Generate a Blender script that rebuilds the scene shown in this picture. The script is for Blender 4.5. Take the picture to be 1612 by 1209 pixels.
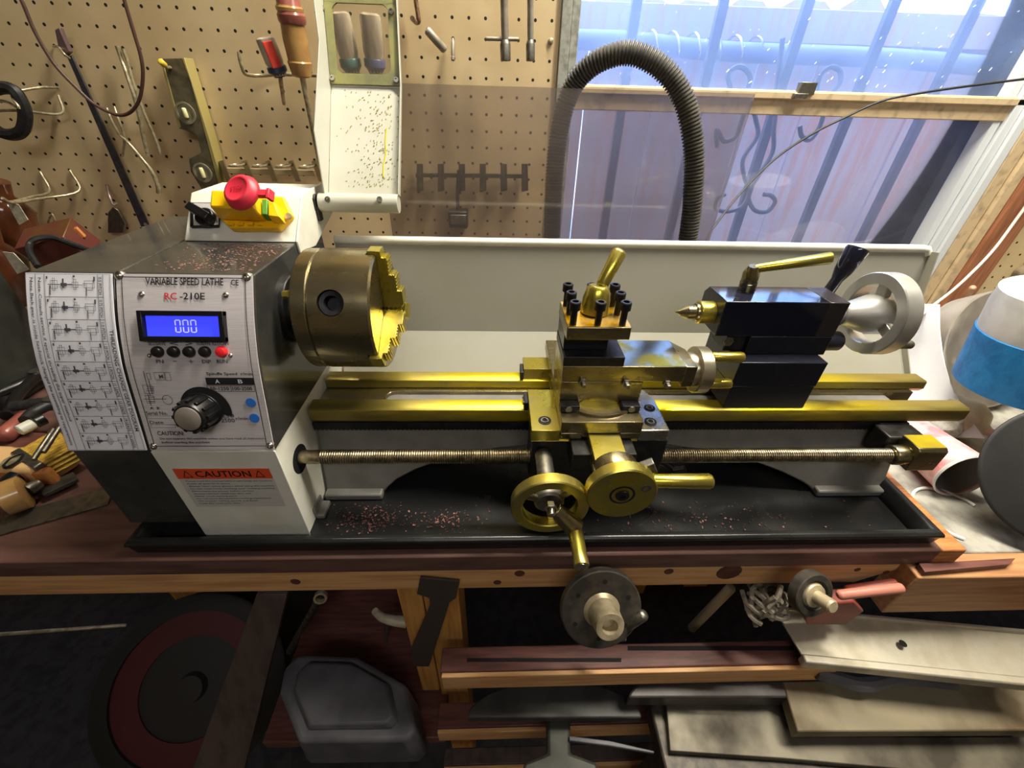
import bpy, bmesh, math, random
from mathutils import Vector, Matrix
random.seed(7)
for o in list(bpy.data.objects): bpy.data.objects.remove(o)
SC = bpy.context.scene
COL = SC.collection
ZO = 1.33          # camera height above the floor; lathe coordinates have the camera at their origin

# ---------------------------------------------------------------- camera
RC = Matrix(((0.99929532, -0.02890223, 0.02394823),
             (0.0028631, -0.57747525, -0.81640317),
             (0.03742538, 0.81589644, -0.57698557)))
FPX, CXP, CYP = 655.0, 806.0, 604.5
cam_d = bpy.data.cameras.new('camera')
cam_d.sensor_width = 36.0
cam_d.lens = FPX / 1612.0 * 36.0
cam_d.clip_start = 0.01
cam = bpy.data.objects.new('camera', cam_d)
COL.objects.link(cam)
rx, ry, rz = RC[0].normalized(), -RC[1].normalized(), -RC[2].normalized()
mw = Matrix(((rx.x, ry.x, rz.x, 0), (rx.y, ry.y, rz.y, 0), (rx.z, ry.z, rz.z, ZO), (0, 0, 0, 1)))
cam.matrix_world = mw
SC.camera = cam

# ---------------------------------------------------------------- exposure, sky, lamps
SC.view_settings.view_transform = 'Standard'
SC.view_settings.look = 'None'
SC.view_settings.exposure = 0.0
SC.view_settings.gamma = 1.0
SC.view_settings.use_curve_mapping = False

def lin(c):
    c = c / 255.0
    return c / 12.92 if c <= 0.04045 else ((c + 0.055) / 1.055) ** 2.4
def S(r, g, b): return (lin(r), lin(g), lin(b), 1.0)

W = bpy.data.worlds.new('world'); SC.world = W; W.use_nodes = True
wn = W.node_tree; wn.nodes.clear()
wo = wn.nodes.new('ShaderNodeOutputWorld'); wb = wn.nodes.new('ShaderNodeBackground')
tc = wn.nodes.new('ShaderNodeTexCoord'); nz = wn.nodes.new('ShaderNodeTexNoise'); rp = wn.nodes.new('ShaderNodeValToRGB')
nz.inputs['Scale'].default_value = 3.2; nz.inputs['Detail'].default_value = 5
rp.color_ramp.elements[0].position = 0.42; rp.color_ramp.elements[0].color = (0.22, 0.42, 0.95, 1)
rp.color_ramp.elements[1].position = 0.62; rp.color_ramp.elements[1].color = (1.0, 1.0, 1.0, 1)
wn.links.new(tc.outputs['Generated'], nz.inputs['Vector']); wn.links.new(nz.outputs['Fac'], rp.inputs['Fac'])
wn.links.new(rp.outputs['Color'], wb.inputs['Color']); wb.inputs['Strength'].default_value = 12.5
wn.links.new(wb.outputs[0], wo.inputs[0])

def area(name, loc, target, sx, sy, power, col):
    l = bpy.data.lights.new(name, 'AREA'); l.shape = 'RECTANGLE'; l.size = sx; l.size_y = sy
    l.energy = power; l.color = col
    o = bpy.data.objects.new(name, l); COL.objects.link(o)
    o.location = Vector(loc) + Vector((0, 0, ZO))
    o.rotation_euler = (Vector(target) - Vector(loc)).to_track_quat('-Z', 'Y').to_euler()
    return o
# shop tube hung over the bench, and an added, unseen fill light behind the camera
area('shop_tube_light', (0.40, 0.62, 1.02), (0.38, 0.58, -0.4), 1.4, 0.10, 66.0, (1.0, 0.93, 0.77))
area('room_fill_light', (0.1, -1.0, 1.08), (0.1, 0.2, -0.4), 1.2, 0.3, 8.5, (1.0, 0.97, 0.94))

# ---------------------------------------------------------------- materials
MATS = {}
def M(name, c, rough=0.5, metal=0.0, c2=None, scale=20.0, lo=0.4, hi=0.65, bump=0.0, bscale=None, coat=0.0,
      stretch=(1, 1, 1), rvar=0.0, detail=4.0, spec=0.5, trans=0.0, alpha=1.0, ior=1.45):
    m = bpy.data.materials.new(name); m.use_nodes = True
    nt = m.node_tree; b = nt.nodes['Principled BSDF']
    b.inputs['Base Color'].default_value = c
    b.inputs['Roughness'].default_value = rough; b.inputs['Metallic'].default_value = metal
    b.inputs['Coat Weight'].default_value = coat; b.inputs['Coat Roughness'].default_value = 0.06
    b.inputs['Specular IOR Level'].default_value = spec
    b.inputs['Transmission Weight'].default_value = trans; b.inputs['Alpha'].default_value = alpha
    b.inputs['IOR'].default_value = ior
    tcn = nt.nodes.new('ShaderNodeTexCoord'); mp = nt.nodes.new('ShaderNodeMapping')
    mp.inputs['Scale'].default_value = stretch
    nt.links.new(tcn.outputs['Object'], mp.inputs['Vector'])
    if c2 is not None or rvar:
        n = nt.nodes.new('ShaderNodeTexNoise'); n.inputs['Scale'].default_value = scale * 3.5; n.inputs['Detail'].default_value = detail
        nt.links.new(mp.outputs[0], n.inputs['Vector'])
        mr = nt.nodes.new('ShaderNodeMapRange'); mr.inputs['From Min'].default_value = lo; mr.inputs['From Max'].default_value = hi
        nt.links.new(n.outputs['Fac'], mr.inputs['Value'])
        if c2 is not None:
            mx = nt.nodes.new('ShaderNodeMix'); mx.data_type = 'RGBA'
            mx.inputs[6].default_value = c; mx.inputs[7].default_value = c2
            nt.links.new(mr.outputs[0], mx.inputs[0]); nt.links.new(mx.outputs[2], b.inputs['Base Color'])
        if rvar:
            ma = nt.nodes.new('ShaderNodeMath'); ma.operation = 'MULTIPLY_ADD'
            ma.inputs[1].default_value = rvar; ma.inputs[2].default_value = rough
            nt.links.new(mr.outputs[0], ma.inputs[0]); nt.links.new(ma.outputs[0], b.inputs['Roughness'])
    if bump:
        n2 = nt.nodes.new('ShaderNodeTexNoise'); n2.inputs['Scale'].default_value = (bscale or scale) * 3; n2.inputs['Detail'].default_value = 5
        nt.links.new(mp.outputs[0], n2.inputs['Vector'])
        bp = nt.nodes.new('ShaderNodeBump'); bp.inputs['Strength'].default_value = bump; bp.inputs['Distance'].default_value = 0.002
        nt.links.new(n2.outputs['Fac'], bp.inputs['Height']); nt.links.new(bp.outputs[0], b.inputs['Normal'])
    MATS[name] = m
    return m
def EM(name, c, s):
    m = bpy.data.materials.new(name); m.use_nodes = True
    b = m.node_tree.nodes['Principled BSDF']
    b.inputs['Base Color'].default_value = c; b.inputs['Emission Color'].default_value = c
    b.inputs['Emission Strength'].default_value = s; b.inputs['Roughness'].default_value = 0.3
    return m

oily = M('oily_steel', S(208, 192, 70), 0.24, 0.92, S(164, 154, 104), 8, 0.35, 0.7, rvar=0.15, bump=0.02, bscale=120)
oilyd = M('oily_ground_steel', S(160, 149, 112), 0.22, 0.97, S(126, 117, 98), 6, 0.35, 0.7, rvar=0.14, bump=0.02, bscale=160, stretch=(1, 1, 3))
way = M('oily_bed_way', S(232, 212, 30), 0.28, 0.80, S(158, 146, 84), 7, 0.38, 0.66, rvar=0.2, bump=0.05, bscale=90, stretch=(0.4, 2, 2))
# the oil film on the ways thins out towards both ends
_nt = way.node_tree; _b = _nt.nodes['Principled BSDF']; _src = _b.inputs['Base Color'].links[0].from_socket
_tc = _nt.nodes.new('ShaderNodeTexCoord'); _sp = _nt.nodes.new('ShaderNodeSeparateXYZ'); _nt.links.new(_tc.outputs['Object'], _sp.inputs[0])
_ab = _nt.nodes.new('ShaderNodeMath'); _ab.operation = 'ABSOLUTE'; _nt.links.new(_sp.outputs['X'], _ab.inputs[0])
_mr = _nt.nodes.new('ShaderNodeMapRange'); _mr.interpolation_type = 'SMOOTHSTEP'; _mr.inputs[1].default_value = 0.20; _mr.inputs[2].default_value = 0.36
_nt.links.new(_ab.outputs[0], _mr.inputs[0])
_mx = _nt.nodes.new('ShaderNodeMix'); _mx.data_type = 'RGBA'; _nt.links.new(_mr.outputs[0], _mx.inputs[0]); _nt.links.new(_src, _mx.inputs[6]); _mx.inputs[7].default_value = S(150, 136, 76)
_nt.links.new(_mx.outputs[2], _b.inputs['Base Color'])
steel = M('bright_steel', S(205, 203, 198), 0.2, 1.0, S(176, 172, 160), 18, rvar=0.12)
dsteel = M('dull_steel', S(150, 147, 138), 0.4, 1.0, S(110, 105, 96), 30, rvar=0.15)
thread = M('leadscrew_steel', S(170, 158, 130), 0.3, 1.0, S(120, 110, 90), 30)
blackox = M('black_oxide', S(26, 24, 30), 0.42, 0.35, S(42, 40, 46), 40)
navy = M('black_gloss_enamel', S(24, 27, 42), 0.06, 0.0, None, coat=0.6)
navym = M('black_satin_enamel', S(24, 26, 38), 0.3, 0.0, S(30, 32, 42), 30)
blackp = M('black_paint', S(20, 20, 21), 0.35, 0.0, S(36, 35, 35), 25, rvar=0.15)
traym = M('black_tray_enamel', S(26, 27, 28), 0.24, 0.0, S(44, 44, 43), 2.5, 0.48, 0.8, rvar=0.12)
white = M('white_enamel', S(226, 225, 216), 0.33, 0.0, S(214, 213, 198), 8, rvar=0.1)
greyen = M('grey_enamel', S(116, 114, 110), 0.35, 0.0, S(104, 102, 98), 12, rvar=0.1)
splashm = M('splash_grey_enamel', S(154, 152, 142), 0.36, 0.0, S(147, 145, 130), 2, rvar=0.1)
darkgrey = M('dark_grey_enamel', S(50, 50, 49), 0.16, 0.0, S(60, 58, 55), 9, rvar=0.06, bump=0.0, coat=0.3)
alu = M('brushed_aluminium', S(206, 200, 204), 0.42, 0.2, S(192, 187, 192), 40, rvar=0.08, stretch=(0.3, 8, 8))
paper = M('white_label', S(214, 214, 224), 0.55)
ink = M('black_ink', S(22, 22, 26), 0.6)
greyink = M('grey_ink', S(70, 66, 74), 0.6)
redink = M('red_ink', S(196, 40, 40), 0.6)
orangelab = M('orange_label', S(226, 84, 48), 0.5)
blueink = M('blue_ink', S(44, 110, 200), 0.5)
bplastic = M('black_plastic', S(18, 18, 20), 0.32, 0.0)
redbtn = M('red_plastic', S(226, 38, 48), 0.3)
redes = M('stop_red_plastic', S(206, 46, 66), 0.42)
yelp = M('yellow_plastic', S(244, 190, 18), 0.36)
greenp = M('green_plastic', S(84, 146, 52), 0.4)
lcd = EM('blue_lcd', S(62, 70, 255), 0.85)
lcdg = EM('lcd_segment', S(176, 178, 255), 1.0)
seal = M('oily_rubber_seal', S(148, 146, 92), 0.4, 0.0, S(122, 122, 88), 12)
steelz = M('zinc_hook', S(196, 186, 156), 0.32, 0.6, S(150, 138, 110), 40)
rusty = M('aged_tool_steel', S(160, 152, 138), 0.4, 0.4, S(116, 104, 90), 12, rvar=0.2)
brownsteel = M('brown_steel', S(142, 112, 88), 0.45, 0.4, S(90, 66, 52), 40)
blade = M('blued_blade', S(86, 84, 92), 0.4, 0.6, S(70, 68, 74), 30)
rubber = M('black_rubber', S(24, 25, 26), 0.5, 0.0, S(38, 38, 40), 60)
hosem = M('grey_corrugated_plastic', S(70, 68, 66), 0.5, 0.0, S(88, 84, 76), 20)
redwood = M('red_brown_plank', S(108, 78, 70), 0.42, 0.0, S(84, 58, 52), 3, rvar=0.15, stretch=(1, 7, 7), bump=0.1, bscale=30)
planktop = M('worn_orange_wood', S(196, 132, 76), 0.5, 0.0, S(160, 98, 54), 8, stretch=(1, 9, 9))
pine = M('pine_board', S(214, 168, 116), 0.5, 0.0, S(190, 138, 88), 5, stretch=(0.6, 8, 8), bump=0.08, bscale=30)
pinev = M('pine_post', S(200, 146, 76), 0.5, 0.0, S(172, 118, 58), 5, stretch=(8, 8, 0.6), bump=0.08, bscale=30)
maroon = M('maroon_board', S(108, 66, 58), 0.5, 0.0, S(84, 50, 46), 6, stretch=(1, 8, 8), bump=0.1)
greywood = M('grey_weathered_board', S(84, 70, 64), 0.6, 0.0, S(66, 54, 50), 3, stretch=(6, 6, 0.6), bump=0.1)
dusty = M('dusty_bench_top', S(162, 159, 150), 0.7, 0.0, S(112, 108, 102), 12, 0.42, 0.72, bump=0.3, bscale=30, detail=10)
whitepine = M('pale_bench_edge', S(188, 140, 96), 0.5, 0.0, S(160, 112, 74), 5, stretch=(0.6, 8, 8), bump=0.08)
trimw = M('orange_trim_wood', S(170, 114, 82), 0.45, 0.0, S(142, 92, 66), 6, stretch=(8, 8, 0.8))
sashp = M('chipped_cream_paint', S(206, 184, 148), 0.55, 0.0, S(160, 142, 116), 14, 0.5, 0.72, bump=0.25, bscale=30)
frameg = M('galvanised_frame', S(176, 178, 168), 0.45, 0.3, S(140, 142, 134), 30)
whitev = M('white_window_frame', S(214, 220, 226), 0.4)
bumpy_white = M('white_plastic_sheet', S(246, 247, 250), 0.4, 0.0, S(236, 238, 242), 5, bump=0.1, bscale=10)
greybowl = M('grey_pan', S(176, 168, 156), 0.4, 0.1, S(150, 142, 132), 5)
bluetape = M('blue_tape', S(32, 142, 214), 0.5, 0.0, S(20, 118, 190), 12, bump=0.5, bscale=40)
cloudy = M('cloudy_plastic', S(224, 226, 222), 0.35, 0.0, S(204, 206, 200), 8, bump=0.06)
beige = M('beige_plastic', S(208, 198, 172), 0.45, 0.0, S(186, 174, 148), 10)
pinkcup = M('pink_paper_cup', S(226, 130, 136), 0.5, 0.0, S(232, 196, 192), 9, 0.42, 0.6)
cupin = M('cup_lining', S(150, 148, 150), 0.5)
bagm = M('crinkled_bag', S(214, 212, 206), 0.25, 0.0, S(170, 166, 156), 18, bump=0.8, bscale=50)
black_pan = M('black_pan', S(25, 25, 26), 0.6, 0.0, S(36, 35, 35), 6)
discm = M('stained_grey_disc', S(142, 128, 106), 0.7, 0.0, S(100, 90, 74), 20, bump=0.3)
amber = M('amber_plastic', S(172, 136, 82), 0.25, 0.0, S(146, 106, 64), 10, coat=0.4)
rosehandle = M('worn_red_plastic', S(150, 84, 72), 0.3, 0.0, S(120, 66, 60), 12, coat=0.3)
clearh = M('smoky_clear_plastic', S(190, 178, 158), 0.2, 0.0, S(150, 132, 116), 8, coat=0.4, stretch=(3, 3, 0.5))
bluec = M('navy_collar_plastic', S(44, 62, 88), 0.3)
redst = M('red_stripe_plastic', S(214, 74, 62), 0.25)
levelm = M('grey_level_body', S(116, 108, 84), 0.45, 0.3, S(84, 78, 62), 20)
levele = M('level_edge_metal', S(196, 184, 120), 0.35, 0.5)
vial = M('vial_yellow', S(214, 208, 160), 0.2)
brownglass = M('brown_glass', S(84, 46, 26), 0.12, 0.0, S(60, 32, 20), 8, coat=0.5)
taglab = M('paper_tag', S(204, 198, 176), 0.6, 0.0, S(170, 166, 150), 40)
redbox = M('dark_red_box', S(90, 44, 40), 0.4, 0.0, S(90, 60, 30), 10)
bristle = M('yellow_bristles', S(206, 168, 62), 0.6, 0.0, S(150, 118, 40), 40, stretch=(1, 1, 10), bump=0.5)
orangew = M('orange_handle_wood', S(184, 118, 64), 0.4)
palew = M('pale_handle_wood', S(214, 176, 122), 0.45)
castdark = M('dark_cast_iron', S(60, 57, 54), 0.5, 0.5, S(84, 78, 70), 20, bump=0.2)
hubm = M('pale_hub_metal', S(196, 182, 152), 0.4, 0.4, S(150, 138, 112), 16)
redsteel = M('red_band_paint', S(84, 30, 34), 0.5)
greycase = M('grey_case_plastic', S(92, 92, 98), 0.5, 0.0, S(72, 72, 78), 6)
alumold = M('old_aluminium_extrusion', S(206, 200, 184), 0.42, 0.7, S(182, 174, 156), 8, rvar=0.15)
oldplate = M('stained_grey_plate', S(114, 108, 94), 0.45, 0.4, S(64, 58, 50), 4, 0.42, 0.68, rvar=0.2)
oldtable = M('stained_saw_table', S(130, 120, 98), 0.55, 0.1, S(84, 70, 48), 4, 0.45, 0.72, bump=0.1)
greentool = M('grey_green_casting', S(70, 72, 66), 0.5, 0.2, S(56, 58, 54), 12)
ropem = M('dusty_shavings', S(150, 140, 124), 0.8, 0.0, S(108, 100, 88), 30)
viser = M('red_vise_paint', S(150, 68, 56), 0.45, 0.0, S(120, 60, 50), 14)
concrete = M('dark_concrete', S(58, 56, 56), 0.8, 0.0, S(40, 39, 40), 12, bump=0.2)
plaster = M('old_plaster', S(170, 158, 134), 0.8, 0.0, S(150, 138, 116), 6, bump=0.1)
fencem = M('weathered_sunpatch_board', S(188, 180, 192), 0.8, 0.0, S(196, 160, 158), 1.6, 0.45, 0.62, stretch=(9, 9, 0.8), bump=0.3)  # pinkish second colour paints sun patches onto the weathered boards
barm = M('dark_iron_bar', S(62, 62, 74), 0.5, 0.2)
oilsteel = M('oil_puddled_steel', S(186, 182, 164), 0.16, 1.0, S(178, 150, 40), 7, 0.46, 0.6, rvar=0.1)
oiltop = M('orange_oiled_steel', S(232, 176, 30), 0.25, 0.75, S(200, 170, 110), 12, 0.45, 0.65)
wheelst = M('turned_bright_steel', S(206, 205, 202), 0.32, 0.7, S(186, 185, 180), 8)
capm = M('spun_knob_cap', S(196, 188, 180), 0.38, 0.75)
guardw = M('guard_white_enamel', S(186, 186, 176), 0.36, 0.0, S(178, 178, 164), 3)
yeloil = M('yellow_oiled_steel', S(222, 206, 36), 0.25, 0.7, S(206, 186, 60), 10)
dialst = M('warm_dial_steel', S(186, 178, 156), 0.28, 0.9, S(160, 150, 124), 10)
chips = M('metal_chips', S(128, 84, 80), 0.5, 0.5, S(92, 66, 62), 300)
whitecable = M('white_cable_plastic', S(214, 206, 198), 0.4)
pinkp = M('worn_pink_handle', S(186, 120, 104), 0.45)
leaf_m = M('yard_soil', S(90, 84, 74), 0.9)

def glass_mat(name, tint, haze, hazecol, rough=0.02, spec_mix=0.08):
    m = bpy.data.materials.new(name); m.use_nodes = True
    nt = m.node_tree; nt.nodes.clear()
    out = nt.nodes.new('ShaderNodeOutputMaterial'); tr = nt.nodes.new('ShaderNodeBsdfTransparent'); tr.inputs[0].default_value = tint
    df = nt.nodes.new('ShaderNodeBsdfDiffuse'); df.inputs[0].default_value = hazecol
    tl = nt.nodes.new('ShaderNodeBsdfTranslucent'); tl.inputs[0].default_value = hazecol
    ad = nt.nodes.new('ShaderNodeMixShader'); ad.inputs[0].default_value = 0.6
    nt.links.new(df.outputs[0], ad.inputs[1]); nt.links.new(tl.outputs[0], ad.inputs[2])
    gl = nt.nodes.new('ShaderNodeBsdfGlossy'); gl.inputs['Roughness'].default_value = rough
    fr = nt.nodes.new('ShaderNodeFresnel'); fr.inputs[0].default_value = 1.45
    m1 = nt.nodes.new('ShaderNodeMixShader'); m2 = nt.nodes.new('ShaderNodeMixShader')
    n = nt.nodes.new('ShaderNodeTexNoise'); n.inputs['Scale'].default_value = 9; n.inputs['Detail'].default_value = 8
    g = nt.nodes.new('ShaderNodeTexCoord'); nt.links.new(g.outputs['Object'], n.inputs['Vector'])
    mr = nt.nodes.new('ShaderNodeMapRange'); mr.inputs[1].default_value = 0.3; mr.inputs[2].default_value = 0.75
    mr.inputs[3].default_value = haze * 0.7; mr.inputs[4].default_value = min(1, haze * 1.4)
    nt.links.new(n.outputs['Fac'], mr.inputs[0])
    nt.links.new(mr.outputs[0], m1.inputs[0]); nt.links.new(tr.outputs[0], m1.inputs[1]); nt.links.new(ad.outputs[0], m1.inputs[2])
    nt.links.new(fr.outputs[0], m2.inputs[0]); nt.links.new(m1.outputs[0], m2.inputs[1]); nt.links.new(gl.outputs[0], m2.inputs[2])
    nt.links.new(m2.outputs[0], out.inputs[0])
    return m
dustglass = glass_mat('dusty_upper_glass', (0.84, 0.91, 1.0, 1), 0.24, (0.56, 0.72, 1.0, 1))
lowglass = glass_mat('dusty_lower_glass', (0.94, 0.95, 1.0, 1), 0.16, (0.6, 0.66, 0.85, 1))
acryl = glass_mat('smoky_acrylic', (0.84, 0.81, 0.79, 1), 0.22, (0.52, 0.48, 0.47, 1), 0.03)
clearwin = glass_mat('scuffed_clear_window', (0.93, 0.93, 0.9, 1), 0.10, (0.7, 0.68, 0.6, 1))

# pegboard: tan hardboard with a grid of small dark holes
def pegmat(name, base, base2):
    m = M(name, base, 0.75, 0.0, base2, 3.0, bump=0.05, bscale=80)
    nt = m.node_tree; b = nt.nodes['Principled BSDF']
    src = b.inputs['Base Color'].links[0].from_socket
    geo = nt.nodes.new('ShaderNodeNewGeometry'); sep = nt.nodes.new('ShaderNodeSeparateXYZ'); nt.links.new(geo.outputs['Position'], sep.inputs[0])
    def frac(sock, off, pitch):
        a = nt.nodes.new('ShaderNodeMath'); a.operation = 'SUBTRACT'; nt.links.new(sock, a.inputs[0]); a.inputs[1].default_value = off
        d = nt.nodes.new('ShaderNodeMath'); d.operation = 'DIVIDE'; nt.links.new(a.outputs[0], d.inputs[0]); d.inputs[1].default_value = pitch
        r = nt.nodes.new('ShaderNodeMath'); r.operation = 'ROUND'; nt.links.new(d.outputs[0], r.inputs[0])
        s = nt.nodes.new('ShaderNodeMath'); s.operation = 'SUBTRACT'; nt.links.new(d.outputs[0], s.inputs[0]); nt.links.new(r.outputs[0], s.inputs[1])
        q = nt.nodes.new('ShaderNodeMath'); q.operation = 'MULTIPLY'; nt.links.new(s.outputs[0], q.inputs[0]); q.inputs[1].default_value = pitch
        p = nt.nodes.new('ShaderNodeMath'); p.operation = 'MULTIPLY'; nt.links.new(q.outputs[0], p.inputs[0]); nt.links.new(q.outputs[0], p.inputs[1])
        return p.outputs[0]
    fx = frac(sep.outputs['X'], -0.7123, 0.02570); fz = frac(sep.outputs['Z'], 0.0890 + ZO, 0.02495)
    sm = nt.nodes.new('ShaderNodeMath'); sm.operation = 'ADD'; nt.links.new(fx, sm.inputs[0]); nt.links.new(fz, sm.inputs[1])
    lt = nt.nodes.new('ShaderNodeMath'); lt.operation = 'LESS_THAN'; nt.links.new(sm.outputs[0], lt.inputs[0]); lt.inputs[1].default_value = 0.0023 ** 2
    mx = nt.nodes.new('ShaderNodeMix'); mx.data_type = 'RGBA'; nt.links.new(lt.outputs[0], mx.inputs[0]); nt.links.new(src, mx.inputs[6])
    mx.inputs[7].default_value = (0.012, 0.01, 0.008, 1)
    nt.links.new(mx.outputs[2], b.inputs['Base Color'])
    return m
pegm = pegmat('tan_pegboard', S(214, 192, 150), S(202, 178, 136))
# ---------------------------------------------------------------- helpers
def ray(x, y): return RC.transposed() @ Vector(((x - CXP) / FPX, (y - CYP) / FPX, 1.0))
def at(x, y, Y=None, Z=None, X=None):
    r = ray(x, y)
    k = Y / r.y if Y is not None else (Z / r.z if Z is not None else X / r.x)
    return r * k

def frame(d):
    d = Vector(d).normalized()
    a = Vector((0, 0, 1)) if abs(d.z) < 0.9 else Vector((1, 0, 0))
    u = d.cross(a).normalized(); v = d.cross(u).normalized()
    return d, u, v

class MB:
    def __init__(s): s.v = []; s.f = []
    def add(s, vs, fs):
        n = len(s.v); s.v += [Vector(p) for p in vs]; s.f += [tuple(i + n for i in f) for f in fs]; return s
    def box(s, x0, x1, y0, y1, z0, z1):
        vs = [(x, y, z) for x in (x0, x1) for y in (y0, y1) for z in (z0, z1)]
        return s.add(vs, [(0, 1, 3, 2), (4, 6, 7, 5), (0, 4, 5, 1), (2, 3, 7, 6), (0, 2, 6, 4), (1, 5, 7, 3)])
    def obox(s, c, ax, ay, az):      # centre and three half-axis vectors
        c, ax, ay, az = map(Vector, (c, ax, ay, az))
        vs = [c + i * ax + j * ay + k * az for i in (-1, 1) for j in (-1, 1) for k in (-1, 1)]
        return s.add(vs, [(0, 1, 3, 2), (4, 6, 7, 5), (0, 4, 5, 1), (2, 3, 7, 6), (0, 2, 6, 4), (1, 5, 7, 3)])
    def prism(s, poly, axis, a0, a1):
        n = len(poly)
        def mk(p, a):
            if axis == 'X': return (a, p[0], p[1])
            if axis == 'Y': return (p[0], a, p[1])
            return (p[0], p[1], a)
        vs = [mk(p, a0) for p in poly] + [mk(p, a1) for p in poly]
        fs = [tuple(range(n)), tuple(range(2 * n - 1, n - 1, -1))] + [(i, (i + 1) % n, n + (i + 1) % n, n + i) for i in range(n)]
        return s.add(vs, fs)
    def slab(s, pts, nrm, t):        # polygon of 3d points thickened along nrm
        nrm = Vector(nrm).normalized(); pts = [Vector(p) for p in pts]; n = len(pts)
        vs = pts + [p + nrm * t for p in pts]
        return s.add(vs, [tuple(range(n)), tuple(range(2 * n - 1, n - 1, -1))] + [(i, (i + 1) % n, n + (i + 1) % n, n + i) for i in range(n)])
    def rev(s, p0, d, prof, n=28, closed=False, a0=0.0, a1=None):
        p0 = Vector(p0); d, u, v = frame(d); k = len(prof); vs = []
        for t, r in prof:
            for i in range(n):
                a = 2 * math.pi * i / n
                vs.append(p0 + d * t + (u * math.cos(a) + v * math.sin(a)) * r)
        fs = []
        for j in range(k - 1 if not closed else k):
            j2 = (j + 1) % k
            for i in range(n): fs.append((j * n + i, j * n + (i + 1) % n, j2 * n + (i + 1) % n, j2 * n + i))
        if not closed:
            fs.append(tuple(range(n))); fs.append(tuple(range(k * n - 1, (k - 1) * n - 1, -1)))
        return s.add(vs, fs)
    def cyl(s, p0, p1, r0, r1=None, n=20):
        p0 = Vector(p0); p1 = Vector(p1); L = (p1 - p0).length
        return s.rev(p0, p1 - p0, [(0, r0), (L, r0 if r1 is None else r1)], n)
    def rod(s, p0, p1, r, n=16, r1=None):    # cylinder with softened ends
        p0 = Vector(p0); p1 = Vector(p1); L = (p1 - p0).length; r1 = r1 or r; e = min(r, L * 0.2)
        return s.rev(p0, p1 - p0, [(0, r * 0.55), (e * 0.25, r * 0.85), (e * 0.6, r), (L - e * 0.6, r1), (L - e * 0.25, r1 * 0.85), (L, r1 * 0.5)], n)
    def tube(s, pts, r, n=10, smooth=True, sub=6):
        pts = [Vector(p) for p in pts]
        if smooth and len(pts) > 2:
            q = []
            P_ = [pts[0] * 2 - pts[1]] + pts + [pts[-1] * 2 - pts[-2]]
            for i in range(1, len(P_) - 2):
                for k in range(sub):
                    t = k / sub; a, b, c, d_ = P_[i - 1], P_[i], P_[i + 1], P_[i + 2]
                    q.append(0.5 * ((2 * b) + (c - a) * t + (2 * a - 5 * b + 4 * c - d_) * t * t + (3 * b - a - 3 * c + d_) * t ** 3))
            q.append(pts[-1]); pts = q
        m = len(pts); vs = []; u = None
        for i, p in enumerate(pts):
            d = (pts[min(i + 1, m - 1)] - pts[max(i - 1, 0)])
            if d.length < 1e-9: d = Vector((0, 0, 1))
            d.normalize()
            if u is None: _, u, _v = frame(d)
            u = (u - d * u.dot(d)).normalized(); w = d.cross(u)
            rr = r(i / (m - 1)) if callable(r) else r
            for k in range(n):
                a = 2 * math.pi * k / n; vs.append(p + (u * math.cos(a) + w * math.sin(a)) * rr)
        fs = [(i * n + k, i * n + (k + 1) % n, (i + 1) * n + (k + 1) % n, (i + 1) * n + k) for i in range(m - 1) for k in range(n)]
        fs += [tuple(range(n)), tuple(range(m * n - 1, (m - 1) * n - 1, -1))]
        s.last_path = pts
        return s.add(vs, fs)
    def ball(s, c, r, n=14, sc=(1, 1, 1)):
        c = Vector(c); k = n // 2; vs = [c + Vector((0, 0, r * sc[2]))]
        for j in range(1, k):
            t = math.pi * j / k
            for i in range(n):
                a = 2 * math.pi * i / n
                vs.append(c + Vector((math.sin(t) * math.cos(a) * sc[0], math.sin(t) * math.sin(a) * sc[1], math.cos(t) * sc[2])) * r)
        vs.append(c - Vector((0, 0, r * sc[2]))); fs = []
        for i in range(n): fs.append((0, 1 + i, 1 + (i + 1) % n))
        for j in range(k - 2):
            for i in range(n): fs.append((1 + j * n + i, 1 + (j + 1) * n + i, 1 + (j + 1) * n + (i + 1) % n, 1 + j * n + (i + 1) % n))
        L = len(vs) - 1; b = 1 + (k - 2) * n
        for i in range(n): fs.append((L, b + (i + 1) % n, b + i))
        return s.add(vs, fs)
    def sheet(s, grid, t=None):      # grid of points rows x cols, optionally thickened
        R_ = len(grid); C_ = len(grid[0]); vs = [Vector(p) for row in grid for p in row]
        fs = [(i * C_ + j, i * C_ + j + 1, (i + 1) * C_ + j + 1, (i + 1) * C_ + j) for i in range(R_ - 1) for j in range(C_ - 1)]
        if t is None: return s.add(vs, fs)
        nr = []
        for i in range(R_):
            for j in range(C_):
                a = vs[min(i + 1, R_ - 1) * C_ + j] - vs[max(i - 1, 0) * C_ + j]; b = vs[i * C_ + min(j + 1, C_ - 1)] - vs[i * C_ + max(j - 1, 0)]
                nr.append(a.cross(b).normalized())
        N = len(vs); v2 = vs + [p + q * t for p, q in zip(vs, nr)]
        f2 = fs + [tuple(N + i for i in reversed(f)) for f in fs]
        for j in range(C_ - 1):
            f2.append((j, j + 1, N + j + 1, N + j)); a = (R_ - 1) * C_; f2.append((a + j + 1, a + j, N + a + j, N + a + j + 1))
        for i in range(R_ - 1):
            f2.append(((i + 1) * C_, i * C_, N + i * C_, N + (i + 1) * C_)); e = C_ - 1
            f2.append((i * C_ + e, (i + 1) * C_ + e, N + (i + 1) * C_ + e, N + i * C_ + e))
        return s.add(v2, f2)
    def xf(s, fn):
        s.v = [Vector(fn(p)) for p in s.v]; return s

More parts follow.
